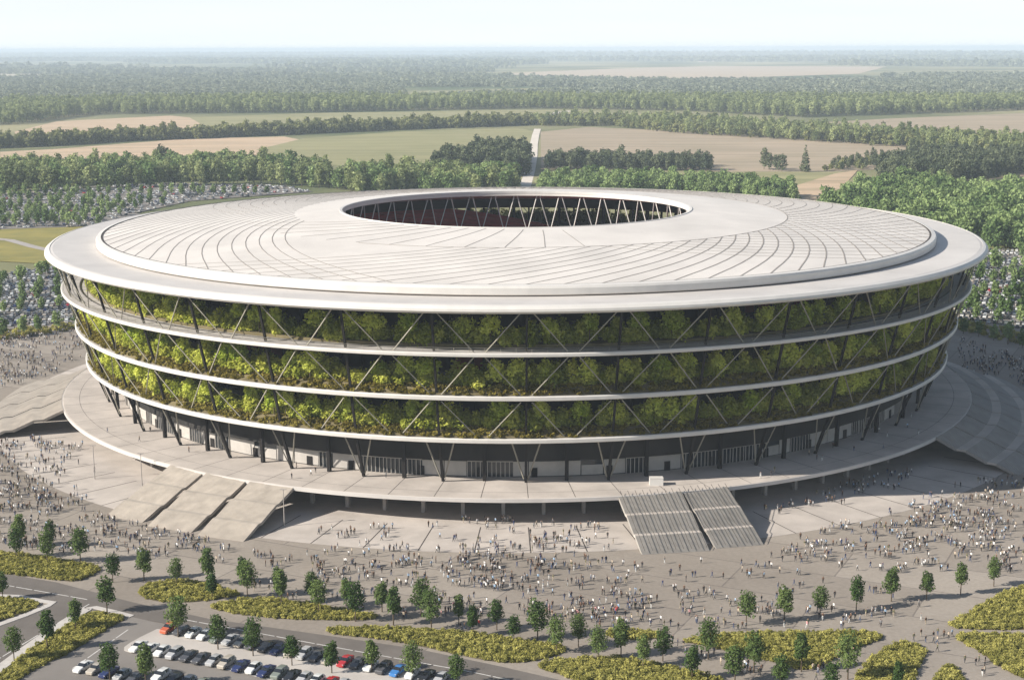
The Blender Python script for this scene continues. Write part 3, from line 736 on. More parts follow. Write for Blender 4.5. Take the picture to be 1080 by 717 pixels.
# ------------------------------------------------------------------ young trees of the forecourt, each with trunk and crown
yt = []
for i in range(5):
    bl = crown_blobs(2.2 + .25*(i % 3), 8.4 + .35*i, (2.3, 2.8, 2.0, 2.6, 3.0)[i], (10, 13, 9, 12, 14)[i], 230+7*i, (.5, .7, .4, .6, .75)[i]); bl.append((.2, -.1, 5.4, 1.6, 2.6))
    root = empty('young_tree')
    mb = MB(); limbs(mb, bl, 4.2, .16, 6); t_ = mb.build('trunk', M['bark'], root)
    mb = MB(); foliage_mb(mb, 1150, bl, .31, 210+i); c_ = mb.build('crown', M['leaf_young'], root)
    yt.append(root)
ROWS = [
 ('in the plaza row above the lens shaped bed', [(119,614),(152,612),(186,617),(219,617)]),
 ('at the blunt ended bed', [(18,589),(21,577),(50,594),(53,578),(85,593)]),
 ('at the top edge of the long thin bed', [(224,632),(256,617),(261,630),(293,629),(297,638),(329,634),(336,646)]),
 ('on the kerbed beds at lower left', [(3,632),(15,697),(50,685),(80,664),(113,646)]),
 ('standing on the pale parking island', [(188,672),(230,685),(267,692),(308,702),(350,710),(392,709),(435,716),(482,724)]),
 ('at the bottom left car rows', [(116,717),(154,726)]),
 ('on paving above the longest bed', [(365,639),(375,655),(403,645),(415,659),(444,650),(455,663),(484,659),(499,671),(524,664),(542,676),(567,674),(587,688)]),
 ('in the gap after the longest bed', [(610,682),(631,696),(655,692),(678,704),(699,697),(730,716)]),
 ('in the even plaza row at right', [(787,659),(827,655),(865,650),(903,644),(940,634),(977,632),(1013,627),(1048,618)]),
 ('at the broad leaf shaped bed', [(747,695),(775,720),(795,709),(823,727),(845,708)]),
 ('at the rounded bed', [(877,730),(894,716),(947,729)]),
]
def nth(k, n):
    if k == 0: return 'leftmost'
    if k == n-1: return 'rightmost'
    return ('%s from the left' % ordn[k]) if k < 10 else '%dth from the left' % (k+1)
TREES = []; first = set()
for where, px in ROWS:
    px = sorted(px)
    for k, (x, y) in enumerate(px):
        q = R.randrange(5); o = yt[q] if q not in first else copy_tree(yt[q]); first.add(q)
        o.location = G(x, y); TREES.append(o.location.copy()); s = R.uniform(.74, 1.08)*(.86 if y > 650 and 480 < x < 560 else 1); o.scale = (s*R.uniform(.95, 1.1), s*R.uniform(.95, 1.1), s); o.rotation_euler = (0, 0, R.uniform(0, 6))
        tag(o, 'young green tree %s, %s' % (where, nth(k, len(px))), 'tree', 'young trees of the forecourt')

# ------------------------------------------------------------------ trees of the plain
def kinds(nm, leaf, n, nl, size, h, rad, seed, h0=.08): return [plant(nm, h*h0, h*(1+.1*(i % 3)), rad*(1+.12*(i % 2)), 10, nl, size, leaf, seed+i, .35, True, .6) for i in range(n)]
belt = kinds('tree', M['leaf_belt'], 4, 460, 1.15, 20, 5.8, 300)
wood = kinds('tree', M['leaf_wood'], 4, 460, 1.3, 18, 7.0, 320, .05)
dark = kinds('tree', M['leaf_dark'], 4, 420, 1.35, 21, 6.8, 340, .05)
hedge = kinds('tree', M['leaf_hedge'], 4, 220, 2.0, 15, 7.0, 360, .02)
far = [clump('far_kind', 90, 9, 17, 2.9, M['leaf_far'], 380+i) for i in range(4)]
conif = []
for i in range(2):
    mb = MB(); bl = [(0, 0, 2+1.9*k, 4.6*(1-k/10)+.4, 1.6) for k in range(10)]; foliage_mb(mb, 380, bl, 1.0, 400+i, up=.2); mb.tube((0,0,0), (0,0,19), .4, .1, 6, 1)
    conif.append(mb.build('conifer', [M['leaf_dark'], M['bark']]))
lotk = [plant('tree', 1.6, 7.5, 2.4, 8, 220, .62, M['leaf_wood'], 420+i, .15) for i in range(3)]
for o in belt + wood + dark + hedge + conif + lotk: C.objects.unlink(o)
def put(src, x, y, s, lab, group, nm='tree', cat='tree'):
    o = R.choice(src).copy(); C.objects.link(o); o.name = nm; p = G(x, y); o.location = (p.x, p.y, -.4); o.rotation_euler = (0, 0, R.uniform(0, 6)); s *= R.uniform(.88, 1.15); o.scale = (s, s, s*R.uniform(.9, 1.1))
    tag(o, lab, cat, group); return o
# front rank of the left belt, one by one
n = 46
for k in range(n):
    x = -6 + 376*k/(n-1) + R.uniform(-2.5, 2.5); y = 203 - 9*min(1, x/250) + 6*max(0, (x-280)/90) + R.uniform(-1.5, 1.2)
    put(belt if R.random() < .75 else wood, x, y, R.uniform(.9, 1.2), 'mid green tree in the front rank of the left belt, %s' % nth(k, n), 'front trees of the left belt')
n = 22
for k in range(n):
    x = 372 + 170*k/(n-1) + R.uniform(-2.5, 2.5)
    put(belt if R.random() < .6 else wood, x, 203 + R.uniform(-3, 3), R.uniform(.85, 1.15), 'green tree behind the stadium left of the country road, %s' % nth(k, n), 'trees just behind the stadium')
n = 20
cl = sorted([(172+R.uniform(-6, 6), 183) for _ in range(4)] + [(305+R.uniform(-8, 8), 186) for _ in range(3)] + [(R.uniform(455, 556), R.uniform(176, 187)) for _ in range(13)])
for k, (x, y) in enumerate(cl):
    put(dark, x, y, R.uniform(.85, 1.15), 'dark grey green tree left of the country road, %s' % nth(k, n), 'dark trees left of the road')
cl = sorted([(x + R.uniform(-2, 2), 180 + R.uniform(-3, 1)) for x in (577, 584, 592, 601, 606, 614, 622, 632, 641, 650, 655, 664, 673, 682, 690, 699, 705, 712, 722, 735, 742, 748, 806, 812, 818, 826)])
for k, (x, y) in enumerate(cl):
    put(dark, x, y, R.uniform(.62, 1.0), 'dark round tree along the brown field, %s' % nth(k, len(cl)), 'dark trees right of the road')
for k, (x, y, s) in enumerate(((849, 181, 1.2), (883, 178, .95), (920, 172, 1.0))):
    put(conif, x, y, s, 'dark pointed conifer beside the brown field, %s' % ['leftmost of three', 'middle one of three', 'rightmost of three'][k], 'conifers beside the brown field', 'conifer')
n = 30
for k in range(n):
    x = 572 + 264*k/(n-1) + R.uniform(-3, 3); y = 206 + 8*max(0, (x-700)/150) + R.uniform(-2, 2)
    put(wood, x, y, R.uniform(.7, .95), 'fresh green tree just behind the roof at right, %s' % nth(k, n), 'trees behind the roof at right')
n = 44
for k in range(n):
    x = 866 + 224*k/(n-1) + R.uniform(-4, 4); y = 228 + 38*max(0,(x-866)/228)**.9 + R.uniform(-3, 3)
    put(wood, x, y, R.uniform(.75, 1.05), 'fresh green tree on the near edge of the right wood, %s' % nth(k, n), 'near trees of the right wood')
# small trees of the car parks
lt = []
for (x0, y0, x1, y1, m) in ((2,331,86,322,5), (2,313,82,300,5), (5,296,70,286,4), (4,357,80,345,5)):
    lt += [(x0+(x1-x0)*k/(m-1)+R.uniform(-2, 2), y0+(y1-y0)*k/(m-1)) for k in range(m)]
lt = [('small tree in the left car park beside the plaza', q) for q in lt]
lt += [('small tree in the far left car park', (3+12.5*k + R.uniform(-1, 1), 237-.4*k+R.uniform(-1, 1))) for k in range(9)]
lt += [('small tree in the far left car park', (5+17*k + R.uniform(-1, 1), 219-1.1*k+R.uniform(-1, 1))) for k in range(14)]
lt += [('small tree in the right car park', (x, y)) for x, y in ((1012,333),(1030,338),(1052,340),(1076,341),(1024,318),(1050,315),(1076,312),(1036,292),(1066,290),(1050,274),(1078,272))]
lt += [('shaded small tree in the verge before the right car park', (x, y)) for x, y in ((1016,352),(1032,355),(1048,359),(1063,363),(1078,367))]
extra = []
for r_ in range(7):
    for k in range(29):
        x = -6 + 11*k + 5*(r_ % 2) + R.uniform(-1.5, 1.5); y = 206 + 5.4*r_ + R.uniform(-.6, .6); yb = 208 - 12*min(1, x/120) if x < 120 else 196
        p = G(x, y)
        if inside(p.x, p.y, [(q.x, q.y) for q in GP(LOTS['lot_far_left'])]) and not 214 < y + .03*x < 219: extra.append((p.x, p.y, -.3))
for (x0, y0, x1, y1, m) in ((1008,328,1090,336,8), (1016,314,1090,318,8), (1024,299,1090,301,7), (1034,284,1090,285,6), (1,322,84,313,5), (2,301,78,289,5)):
    for k in range(m): p = G(x0+(x1-x0)*k/(m-1)+R.uniform(-3, 3), y0+(y1-y0)*k/(m-1)+R.uniform(-1, 1)); extra.append((p.x, p.y, -.3))
scatter('parking_trees', extra, lotk, 'rows of small trees between the parked cars of the far car parks', 'trees', 1.15, 1.5)
from collections import Counter
cnt = Counter(l for l, _ in lt); seen = Counter()
for l, (x, y) in sorted(lt, key=lambda q: (q[0], q[1][0])):
    put(lotk, x, y, R.uniform(.95, 1.25), l + ', ' + nth(seen[l], cnt[l]), 'small trees of the car parks'); seen[l] += 1

def wd_fill(px, sp, cut=None):
    return [q for q in fill(GP(px), sp) if cut is None or cut(*q)]
scatter('woodland', wd_fill([(-30,201),(150,192),(280,190),(345,196),(345,188),(280,183),(150,184),(60,186),(-30,188)], 8.5), belt+wood, 'mid green wood filling the belt behind the left car park', 'wood', .85, 1.15)
scatter('woodland', wd_fill([(365,203),(545,203),(548,195),(480,190),(400,190),(360,193)], 9), belt+wood, 'green wood behind the stadium left of the country road', 'wood', .8, 1.1)
scatter('woodland', wd_fill([(455,186),(556,186),(556,166),(510,168),(470,178)], 10), dark, 'dark wood left of the country road', 'wood', .8, 1.15)
scatter('woodland', wd_fill([(575,179),(750,180),(748,174),(700,173),(640,171),(576,172)], 9), dark, 'dark thicket along the brown field', 'thicket', .45, .75)
scatter('woodland', wd_fill([(570,207),(700,206),(838,214),(835,207),(800,200),(700,195),(572,194)], 8), wood, 'fresh green young wood behind the roof on the right', 'wood', .6, .85)
scatter('woodland', wd_fill([(866,230),(1095,268),(1095,212),(1030,214),(1000,208),(960,203),(920,206),(892,216)], 8.5), wood, 'large fresh green wood at the right', 'wood', .8, 1.1)
scatter('woodland', wd_fill([(925,190),(1000,197),(1095,182),(1095,172),(1000,170),(960,173),(930,180)], 11), dark, 'dark wood behind the fresh green wood at right', 'wood', .7, .95)
scatter('hedgerow', wd_fill([(-20,157),(60,154),(130,149),(220,146),(330,141),(450,136),(565,132),(565,130),(450,133.5),(330,138),(220,143),(130,146),(60,151),(-20,154)], 12), hedge, 'long dark hedgerow between the fields', 'hedgerow', .8, 1.25)
scatter('hedgerow', wd_fill([(565,133),(640,133),(720,141),(800,146),(900,152),(980,158),(1095,167),(1095,152),(980,146),(880,140),(800,135),(720,129),(640,128),(565,129)], 14), belt+hedge, 'fresh green hedgerow running to the right edge', 'hedgerow', .75, 1.05)
scatter('hedgerow', wd_fill([(870,180),(930,178),(960,170),(920,168),(880,176)], 12), dark+hedge, 'low dark hedge beside the conifers', 'hedge', .4, .6)
scatter('woodland', wd_fill([(-40,133),(20,131),(100,120.5),(330,119),(560,114.5),(720,117),(840,124),(940,121),(1120,115),(1120,109),(900,109),(560,108),(300,109),(100,111),(-40,114)], 17), belt, 'long bright green belt of trees across the plain', 'wood', 1.0, 1.3)
def patchy(fx, fy, th, ph):
    from mathutils import noise
    return lambda x, y: noise.noise(Vector((x*fx+ph, y*fy+ph, 0))) > th
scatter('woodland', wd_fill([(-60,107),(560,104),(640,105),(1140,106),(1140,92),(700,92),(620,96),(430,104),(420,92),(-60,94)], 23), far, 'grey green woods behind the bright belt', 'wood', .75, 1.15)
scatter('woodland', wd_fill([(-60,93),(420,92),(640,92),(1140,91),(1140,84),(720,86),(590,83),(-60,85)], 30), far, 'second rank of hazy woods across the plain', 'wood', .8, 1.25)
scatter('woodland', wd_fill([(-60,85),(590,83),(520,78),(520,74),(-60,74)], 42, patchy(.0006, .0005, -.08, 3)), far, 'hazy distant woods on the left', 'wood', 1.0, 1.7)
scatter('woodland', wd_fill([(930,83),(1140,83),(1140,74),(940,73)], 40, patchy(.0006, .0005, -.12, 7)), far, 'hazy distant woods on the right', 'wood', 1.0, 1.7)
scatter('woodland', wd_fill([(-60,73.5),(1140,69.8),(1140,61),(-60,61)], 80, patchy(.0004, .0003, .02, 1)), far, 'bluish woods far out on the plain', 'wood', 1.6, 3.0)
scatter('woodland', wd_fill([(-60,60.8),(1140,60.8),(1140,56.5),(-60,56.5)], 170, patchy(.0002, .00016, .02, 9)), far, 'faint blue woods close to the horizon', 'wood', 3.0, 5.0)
scatter('verge', wd_fill([(1000,346),(1095,368),(1095,356),(1010,338)], 3.4), bk, 'dark shrub verge before the right car park', 'verge', 1.6, 2.6)
scatter('verge', wd_fill([(-20,362),(40,354),(86,346),(86,341),(40,346),(-20,353)], 2.6), bk, 'yellow shrub verge before the left car park', 'verge', 1.2, 2.2)

# ------------------------------------------------------------------ cars
PAINTS = {'white': (.62,.62,.60), 'silver': (.38,.38,.38), 'dark grey': (.07,.07,.075), 'black': (.018,.018,.02), 'navy blue': (.02,.03,.10),
          'red': (.38,.025,.03), 'orange red': (.45,.10,.04), 'bright blue': (.04,.17,.42), 'beige': (.40,.36,.30), 'grey green': (.18,.20,.17)}
PM = {}
for k_, c in PAINTS.items():
    m = mat('car_paint', c, .32, spec=.5); m.node_tree.nodes['Principled BSDF'].inputs['Coat Weight'].default_value = .6; PM[k_] = m
# stations: x, belt half width, belt height, top half width, top height, side strip is glass, top strip is glass (towards the next station)
SHAPE = {
 'hatchback': [(2.08,.70,.60,.58,.66,0,0),(1.92,.82,.70,.70,.78,0,0),(1.0,.87,.88,.76,.99,0,0),(.86,.87,.885,.745,1.05,1,1),(.28,.875,.90,.60,1.44,1,0),(-.30,.88,.91,.61,1.49,0,0),(-.40,.88,.91,.61,1.49,1,0),(-1.20,.87,.93,.60,1.44,0,0),(-1.50,.86,.94,.59,1.38,0,1),(-1.92,.84,.94,.66,1.02,0,0),(-2.05,.78,.80,.64,.84,0,0)],
 'saloon': [(2.32,.70,.58,.58,.64,0,0),(2.15,.83,.68,.70,.76,0,0),(1.08,.88,.86,.76,.95,0,0),(.95,.88,.865,.745,1.0,1,1),(.28,.885,.88,.60,1.38,1,0),(-.30,.89,.89,.61,1.43,0,0),(-.40,.89,.89,.61,1.43,1,0),(-.98,.885,.90,.60,1.38,0,1),(-1.62,.87,.93,.70,1.02,0,0),(-2.22,.84,.90,.72,.98,0,0),(-2.34,.76,.74,.64,.80,0,0)],
 'estate car': [(2.25,.72,.64,.60,.72,0,0),(2.10,.84,.78,.74,.88,0,0),(1.12,.90,.98,.79,1.10,0,0),(1.0,.90,.985,.77,1.15,1,1),(.42,.905,1.0,.64,1.60,1,0),(-.25,.91,1.01,.65,1.66,0,0),(-.36,.91,1.01,.65,1.66,1,0),(-1.55,.90,1.02,.64,1.60,0,0),(-1.80,.90,1.02,.63,1.56,0,1),(-2.12,.88,1.0,.70,1.08,0,0),(-2.24,.80,.80,.66,.86,0,0)],
}
def car_mesh(st, one=False):
    """body and glazing lofted along the car; one=True keeps everything in a single mesh for cars a few pixels long"""
    bd, gl = MB(), MB(); tgt = bd
    def sec(s):
        x, w_, zb, wt, zt = s[:5]
        L_ = [(x, w_*.90, .22), (x, w_*1.01, .46), (x, w_, zb), (x, wt, zt)]
        return L_ + [(x, -p[1], p[2]) for p in reversed(L_)]
    S_ = [sec(s) for s in st]
    for i in range(len(S_)-1):
        A_, B_ = S_[i], S_[i+1]
        for j in range(7):
            glass = (st[i][5] and j in (2, 4)) or (st[i][6] and j == 3)
            q = (A_[j], A_[j+1], B_[j+1], B_[j])
            if glass and not one: gl.quad(*q)
            else: bd.quad(*q, m=1 if glass else 0)
        bd.quad(A_[7], A_[0], B_[0], B_[7], m=2 if one else 1)
    bd.poly(list(reversed(S_[0]))); bd.poly(S_[-1])
    return bd, gl
def wheel_mb(b, x, y, mt, mr):
    s = 1 if y > 0 else -1
    b.tube((x, y - s*.11, .32), (x, y + s*.115, .32), .325, .325, 14, mt); b.tube((x, y + s*.10, .32), (x, y + s*.125, .32), .21, .19, 10, mr)
def make_car(shape):
    st = SHAPE[shape]; root = empty('car'); bd, gl = car_mesh(st)
    body = bd.build('body', [PM['silver'], M['rubber']], root); gl.build('window', M['carglass'], root)
    body.material_slots[0].link = 'OBJECT'; body.material_slots[0].material = PM['silver']
    wx = st[1][0] - .62
    for x in (wx, -wx + .1):
        for y in (.80, -.80):
            b = MB(); wheel_mb(b, x, y, 0, 1); b.build('wheel', [M['rubber'], M['rim']], root)
    for s in (-1, 1):
        x1 = st[1][0]; b = MB(); b.box(x1-.06, x1+.10, s*.62-.14, s*.62+.14, .60, .73); b.build('headlight', M['lamp'], root)
        x2 = st[-2][0]; b = MB(); b.box(x2-.09, x2+.05, s*.68-.12, s*.68+.12, .70, .90); b.build('tail_light', M['tail'], root)
        x3 = .80 if shape != 'estate car' else .95; b = MB(); b.box(x3-.10, x3+.08, s*.96-.07, s*.96+.07, .90, 1.03); b.build('wing_mirror', M['rubber'], root)
    return root
protos = {k: make_car(k) for k in SHAPE}; used_p = set()
def near_car(x, y, ang, shape, col, label, group, z=.18):
    o = protos[shape] if shape not in used_p else copy_tree(protos[shape]); used_p.add(shape)
    p = G(x, y, z); o.location = p; o.rotation_euler = (0, 0, ang); o.scale = (1.12, 1.1, 1.12)
    for c in o.children:
        if c.name.startswith('body'): c.material_slots[0].link = 'OBJECT'; c.material_slots[0].material = PM[col]
    tag(o, label, 'car', group)
a_ = G(178, 664); b_ = G(465, 714); rowd = (b_-a_).normalized(); RA = math.atan2(rowd.y, rowd.x)
colsA = ['orange red','dark grey','white','white','grey green','silver','beige','dark grey','black','navy blue','beige','silver','dark grey','beige','red','dark grey','white','dark grey','bright blue','white','black','silver']
shA = ['estate car','hatchback','hatchback','hatchback','saloon','saloon','hatchback','hatchback','saloon','saloon','hatchback','estate car','hatchback','hatchback','saloon','hatchback','hatchback','estate car','saloon','hatchback','saloon','hatchback']
xyA = [(178.7,665),(191,667),(204,669.5),(216,672),(230,674.5),(243,677),(255,679.5),(267,682),(281,684.5),(293.5,687),(308,689.5),(321,692),(334,694.5),(347,697),(364,699.5),(377,702),(391,704.5),(405,707),(420,709.5),(435,712.5),(450,715),(465,717.5)]
for k, (x, y) in enumerate(xyA):
    near_car(x, y, RA - PI/2 + R.uniform(-.03, .03), shA[k], colsA[k], '%s %s in the upper row of the parking island, %s' % (colsA[k], shA[k], nth(k, 22)), 'cars on the parking island')
colsB = ['white','white','white','silver','dark grey','dark grey','silver','beige','navy blue','white','navy blue','grey green','black','silver','white','red','silver','black','silver','dark grey']
shB = ['saloon','saloon','hatchback','estate car','saloon','saloon','hatchback','estate car','saloon','hatchback','saloon','estate car','saloon','hatchback','hatchback','saloon','hatchback','saloon','saloon','hatchback']
xyB = [(146,684),(158,686.5),(171,689),(184.5,691.5),(199,694),(212,696.5),(226,699),(239,701.5),(254,704.5),(267.5,707),(281,710),(295,712.5),(308,715),(321,717.5),(334,720),(348,722.5),(361,725),(374,727.5),(388,730),(401,732)]
for k, (x, y) in enumerate(xyB[:18]):
    near_car(x, y, RA - PI/2 + R.uniform(-.03, .03), shB[k], colsB[k], '%s %s in the lower row of the parking island, %s' % (colsB[k], shB[k], nth(k, 18)), 'cars on the parking island')
colsC = ['white','beige','navy blue','silver','dark grey','white','black','silver','grey green']
xyC = [(88,704.5),(101,707),(115,710),(129,713),(143,716),(170,714),(184,717),(198,720),(212,723)]
for k, (x, y) in enumerate(xyC):
    near_car(x, y + 1, RA - PI/2, ['saloon','hatchback','saloon','hatchback','saloon','estate car','hatchback','hatchback','saloon'][k], colsC[k], '%s car in the row cut by the bottom edge, %s' % (colsC[k], nth(k, 9)), 'cars in the bottom row', z=.075)
for k_, o in protos.items():
    if k_ not in used_p:
        for c in list(o.children): bpy.data.objects.remove(c)
        bpy.data.objects.remove(o)

# cars of the far car parks: a few pixels each, one mesh per car
def far_car(shape):
    bd, _ = car_mesh(SHAPE[shape], True)
    for x in (SHAPE[shape][1][0]-.62, -SHAPE[shape][1][0]+.72):
        for y in (.8, -.8): wheel_mb(bd, x, y, 2, 3)
    o = bd.build('car', [PM['silver'], M['carglass'], M['rubber'], M['rim']]); C.objects.unlink(o); return o
fc = {k: far_car(k) for k in SHAPE}
rc = random.Random(3)
def pick(): return rc.choices(['white','silver','dark grey','black','navy blue','red','beige','grey green','bright blue'], [20,26,13,10,5,2,18,8,1])[0]
def bays(lot, gap, occ, ang):
    P = [(p.x, p.y) for p in GP(LOTS[lot])]; out = []
    ca, sa = math.cos(ang), math.sin(ang); Q = [(x*ca+y*sa, -x*sa+y*ca) for x, y in P]
    y = min(q[1] for q in Q) + 3; row = 0
    while y < max(q[1] for q in Q):
        x = min(q[0] for q in Q)
        while x < max(q[0] for q in Q):
            if rc.random() < occ and inside(x, y, Q): out.append((x*ca-y*sa, x*sa+y*ca, row, ang + PI/2 + (0 if row % 2 else PI)))
            x += 2.65 if rc.random() > .02 else 6
        y += gap[row % 2]; row += 1
    return out
ALL = []
for lot, occ, ang, gap in (('lot_near_left', .86, .10, (5.8, 8.2)), ('lot_right', .82, -.35, (5.8, 8.4)), ('lot_far_left', .46, .55, (5.8, 13))):
    for x, y, row, a in bays(lot, gap, occ, ang):
        if abs(x) > .36*(y+CAM_D) or (x*x + (y-0)*(y-0) < 175**2): continue
        # behind the stadium as seen from the photograph
        ALL.append((math.hypot(x, y+CAM_D), lot, row, x, y, a, pick(), rc.choice(list(SHAPE))))
ALL.sort()
near, rest = ALL[:240], ALL[240:]
lotname = {'lot_near_left': 'left car park', 'lot_right': 'right car park', 'lot_far_left': 'far left car park'}
rowk = {}
for q in near: rowk.setdefault((q[1], q[2]), []).append(q)
rows = {l: sorted({r for (l2, r) in rowk if l2 == l}) for l in lotname}
for (l, r), cars in rowk.items():
    cars.sort(key=lambda q: q[3])
    for k, q in enumerate(cars):
        o = fc[q[7]].copy(); C.objects.link(o); o.location = (q[3], q[4], -.04); o.rotation_euler = (0, 0, q[5])
        o.material_slots[0].link = 'OBJECT'; o.material_slots[0].material = PM[q[6]]
        ri = rows[l].index(r)
        tag(o, '%s %s in %s, %s row from the front, %s' % (q[6], q[7].replace(' car', ''), lotname[l], ordn[ri] if ri < 10 else '%dth' % (ri+1), nth(k, len(cars))), 'car', 'cars in the ' + lotname[l])
KC = ['white','silver','dark grey','navy blue','beige','red','black']
src = []
for i, k_ in enumerate(KC):
    o = fc[['hatchback','saloon','estate car'][i % 3]].copy(); o.data = o.data.copy(); o.data.materials[0] = PM[k_]; o.material_slots[0].link = 'DATA'; o.name = 'car_kind_%d' % i; src.append(o)
pts = [(q[3], q[4], -.04) for q in rest]
if pts: scatter('parked_cars', pts, src, 'hundreds of parked cars filling the farther rows of the car parks', 'cars', 1, 1, 0, rots=[q[5] for q in rest], idx=[KC.index(q[6]) if q[6] in KC else 0 for q in rest])

# ------------------------------------------------------------------ people: one skinned body per pose, clothes by slot
SKIN = mat('skin', (.42,.26,.19), .6); HAIR = mat('hair', (.03,.02,.015), .8); SHOE = mat('shoe', (.03,.03,.03), .7)
TOPS = {'white': (.72,.71,.69), 'black': (.02,.02,.022), 'grey': (.22,.22,.22), 'red': (.35,.03,.03), 'navy': (.025,.035,.09), 'pale blue': (.30,.42,.55), 'beige': (.45,.38,.29), 'pink': (.55,.30,.30), 'olive': (.11,.11,.06), 'brown': (.12,.07,.045)}
BOTS = {'black': (.018,.018,.02), 'dark grey': (.06,.06,.065), 'blue denim': (.05,.08,.16), 'beige': (.36,.30,.22), 'white': (.6,.6,.58)}
TM = {k: mat('top_' + k.replace(' ', '_'), c, .85) for k, c in TOPS.items()}
BM_ = {k: mat('trousers_' + k.replace(' ', '_'), c, .85) for k, c in BOTS.items()}
def body(stride, arm, bend, seed):
    """standing figure 1.75 m tall facing +Y; stride = leg swing, arm = arm swing"""
    V = []; E_ = []; Rr = []
    def v(p, r, par=None):
        V.append(p); Rr.append(r if isinstance(r, tuple) else (r, r))
        if par is not None: E_.append((par, len(V)-1))
        return len(V)-1
    hip = v((0, 0, .94), (.155, .115)); wa = v((0, .01, 1.10), (.135, .10), hip); ch = v((0, .02, 1.30), (.165, .115), wa); sh = v((0, .015, 1.43), (.12, .085), ch)
    ne = v((0, .02, 1.50), .052, sh); hd = v((0, .04, 1.60), (.072, .085), ne); tp = v((0, .03, 1.70), (.066, .08), hd)
    for s in (-1, 1):
        sw = stride*s; a = arm*-s
        s1 = v((s*.185, .01, 1.405), .058, sh); e1 = v((s*.225, .02 + a*.5 - .02, 1.14), .043, s1); w1 = v((s*.215, .06 + a*1.1, .90 + abs(a)*.15), .030, e1); h1 = v((s*.21, .075 + a*1.2, .815 + abs(a)*.16), (.022, .038), w1)
        l1 = v((s*.095, 0, .88), .088, hip); k1 = v((s*.10, sw*.45 + .03, .49), .062, l1); an = v((s*.10, sw - (.06 if sw < 0 else 0), .09 + (.05 if sw < -.05 else 0)), .040, k1); f1 = v((s*.105, sw + .10, .045 + (.02 if sw < -.05 else 0)), (.040, .032), an)
    me = bpy.data.meshes.new('person'); me.from_pydata(V, E_, []); me.update()
    o = bpy.data.objects.new('person', me); C.objects.link(o)
    md = o.modifiers.new('skin', 'SKIN'); md.use_smooth_shade = True
    sk_ = me.skin_vertices[0].data
    for i, r in enumerate(Rr): sk_[i].radius = r; sk_[i].use_root = (i == 0)
    o.modifiers.new('sub', 'SUBSURF').levels = 1; o.modifiers['sub'].render_levels = 1
    dg = bpy.context.evaluated_depsgraph_get(); m2 = bpy.data.meshes.new_from_object(o.evaluated_get(dg))
    bpy.data.objects.remove(o)
    for m in list(m2.materials): m2.materials.clear(); break
    for m in (TM['grey'], BM_['black'], SKIN, HAIR, SHOE): m2.materials.append(m)
    for p in m2.polygons:
        c = p.center
        if c.z > 1.655 or (c.z > 1.53 and c.y < .01): i = 3
        elif c.z > 1.47: i = 2
        elif abs(c.x) > .17 and c.z < .93: i = 2
        elif c.z > .97 or abs(c.x) > .175 and c.z > .9: i = 0
        elif c.z > .105: i = 1
        else: i = 4
        p.material_index = i
    m2.name = 'person'; return m2
POSE = [('walking', body(.26, .17, 0, 1)), ('walking', body(-.22, .13, 0, 2)), ('standing', body(.03, .02, 0, 3)), ('strolling', body(.14, .09, 0, 4))]
rp_ = random.Random(99)
CROWD = [
 ([(-10,354),(60,338),(88,354),(84,378),(40,402),(-10,412)], 420, 0),
 ([(-10,463),(30,460),(80,466),(100,500),(60,505),(-10,500)], 130, 0),
 ([(-10,490),(60,508),(120,541),(205,568),(258,580),(130,592),(95,588),(-10,574)], 430, 0),
 ([(330,560),(400,553),(470,550),(640,552),(660,582),(480,584),(350,582)], 120, 0),
 ([(262,584),(350,584),(480,586),(668,592),(690,640),(660,660),(560,650),(470,655),(350,632),(290,604)], 380, 0),
 ([(480,580),(600,570),(640,600),(560,630),(500,620)], 110, 0),
 ([(800,572),(850,562),(940,542),(1000,517),(1085,494),(1085,605),(1000,612),(900,605),(830,590)], 400, 0),
 ([(940,545),(1000,525),(1060,520),(1040,570),(950,580)], 90, 0),
 ([(1010,358),(1085,380),(1085,428),(1050,415),(1014,388)], 190, 0),
 ([(800,543),(860,522),(940,497),(972,498),(955,515),(850,543)], 70, 0),
 ([(700,615),(800,640),(900,640),(960,650),(990,655),(930,663),(760,664),(700,657)], 75, 0),
 ([(560,640),(690,650),(720,662),(600,664)], 40, 0),
 ([(700,672),(716,682),(790,694),(830,706),(800,712),(740,700)], 26, 0),
 ([(955,668),(1000,668),(1008,690),(990,706),(980,690)], 7, 0), ([(1015,690),(1040,704),(1060,716),(1025,712)], 6, 0),
 ([(690,590),(800,582),(860,602),(980,640),(720,632)], 40, 0),
 ([(230,590),(340,636),(470,658),(520,664),(500,668),(300,640)], 26, 0),
 ([(840,706),(862,702),(900,688),(890,705),(860,717)], 7, 0),
]
def blocked(x, y):
    r = math.hypot(x, y); a = math.degrees(math.atan2(y, x)) % 360
    if r < 195 and (229 < a < 250 or 278 < a < 293 or 174 < a < 203 or a > 321 or a < 7): return True
    if r < 158: return True
    return any(inside(x, y, P) for P in BEDW) or any((x-t.x)**2 + (y-t.y)**2 < .8 for t in TREES)
FOLK = []
for px, n, z in CROWD:
    P = GP(px); xs = [p.x for p in P]; ys = [p.y for p in P]; c = 0; tries = 0; hubs = []
    n = int(n*1.3)
    while c < n and tries < n*60:
        tries += 1; x, y = rp_.uniform(min(xs), max(xs)), rp_.uniform(min(ys), max(ys))
        if not inside(x, y, P): continue
        g = rp_.choice((1, 1, 2, 2, 3, 4))
        for _ in range(g):
            qx, qy = x + rp_.gauss(0, .95), y + rp_.gauss(0, .95)
            if blocked(qx, qy): continue
            FOLK.append((math.hypot(qx, qy+CAM_D), qx, qy)); c += 1
FOLK.sort()
near, rest = FOLK[:300], FOLK[300:]
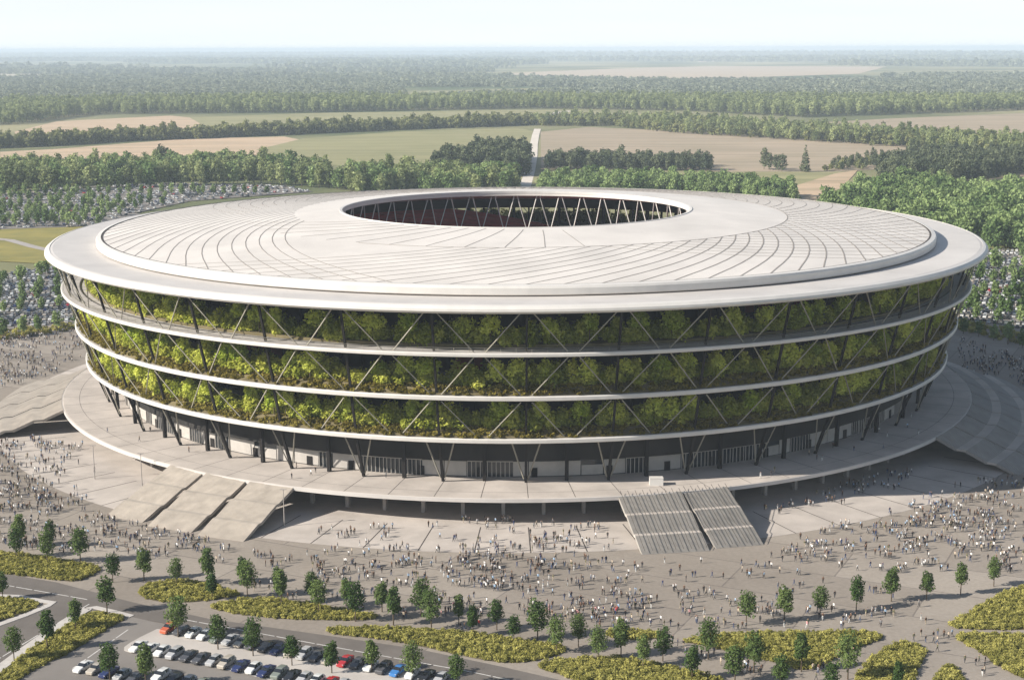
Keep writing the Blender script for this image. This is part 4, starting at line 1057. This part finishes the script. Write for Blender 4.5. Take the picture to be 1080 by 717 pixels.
MARKS = [(G(330,640), 'above the long thin bed'), (G(420,648), 'left above the longest bed'), (G(500,655), 'mid above the longest bed'), (G(570,655), 'right above the longest bed'),
 (G(640,650), 'above the small low bed'), (G(700,640), 'on paving left of the even row'), (G(745,655), 'above the leaf shaped bed'), (G(800,648), 'by leftmost trees of the even row'),
 (G(860,645), 'by third tree of the even row'), (G(915,645), 'by fourth tree of the even row'), (G(960,645), 'left of the upper wedge shaped bed'), (G(730,690), 'left of the leaf shaped bed'),
 (G(800,705), 'under the leaf shaped bed'), (G(990,690), 'right of the rounded bed'), (G(1035,708), 'under the lower wedge shaped bed'), (G(860,706), 'left of the rounded bed'), (G(260,600), 'near the right stair of three'),
 (G(180,600), 'above the lens shaped bed'), (G(600,630), 'amid the centre crowd'), (G(520,630), 'left in the centre crowd'), (G(660,625), 'below the front pair of stairs'), (G(440,630), 'in loose crowd above the longest bed'),
 (G(360,625), 'in loose crowd above the thin bed'), (G(1040,615), 'by rightmost tree of the even row'), (G(985,612), 'in the crowd behind the even row'), (G(900,612), 'in thin crowd behind the even row')]
combos = {}
wt = {'white': 11, 'black': 24, 'grey': 14, 'navy': 7, 'brown': 12, 'red': 1, 'pink': 2, 'pale blue': 2, 'beige': 8, 'olive': 6}
for d, x, y in near:
    w_ = min(MARKS, key=lambda m: (m[0].x-x)**2 + (m[0].y-y)**2)[1]; us = combos.setdefault(w_, set())
    for _ in range(200):
        t = rp_.choices(list(TOPS), [wt.get(k, 4) for k in TOPS])[0]; b_ = rp_.choices(list(BOTS), [10, 7, 6, 3, 2])[0]; p = rp_.randrange(4)
        if (t, b_, POSE[p][0]) not in us: break
    us.add((t, b_, POSE[p][0]))
    o = bpy.data.objects.new('person', POSE[p][1]); C.objects.link(o); o.location = (x, y, .07 if y < -205 else .04); o.rotation_euler = (0, 0, rp_.uniform(0, 6.28)); s = rp_.uniform(1.06, 1.2); o.scale = (s, s, s)
    for i, m in ((0, TM[t]), (1, BM_[b_])): o.material_slots[i].link = 'OBJECT'; o.material_slots[i].material = m
    tag(o, 'person %s in %s top, %s trousers, %s' % (POSE[p][0], t, b_, w_), 'person', 'people in the near part of the plaza')
src = []
for i in range(14):
    m = POSE[i % 4][1].copy(); t = ('black','white','brown','grey','navy','beige','black','grey','white','olive','brown','black','pale blue','grey')[i]; m.materials[0] = TM[t]; m.materials[1] = BM_[rp_.choices(list(BOTS), [10, 7, 6, 3, 2])[0]]
    o = bpy.data.objects.new('crowd_kind_%02d' % i, m); src.append(o)
scatter('crowd', [(x, y, .06) for d, x, y in rest] + [(*pol(rp_.uniform(149, 164), rp_.uniform(198, 345))[:2], 8.02) for _ in range(26)], src, 'hundreds of people spread over the plaza around the stadium', 'crowd', 1.06, 1.2, .02)
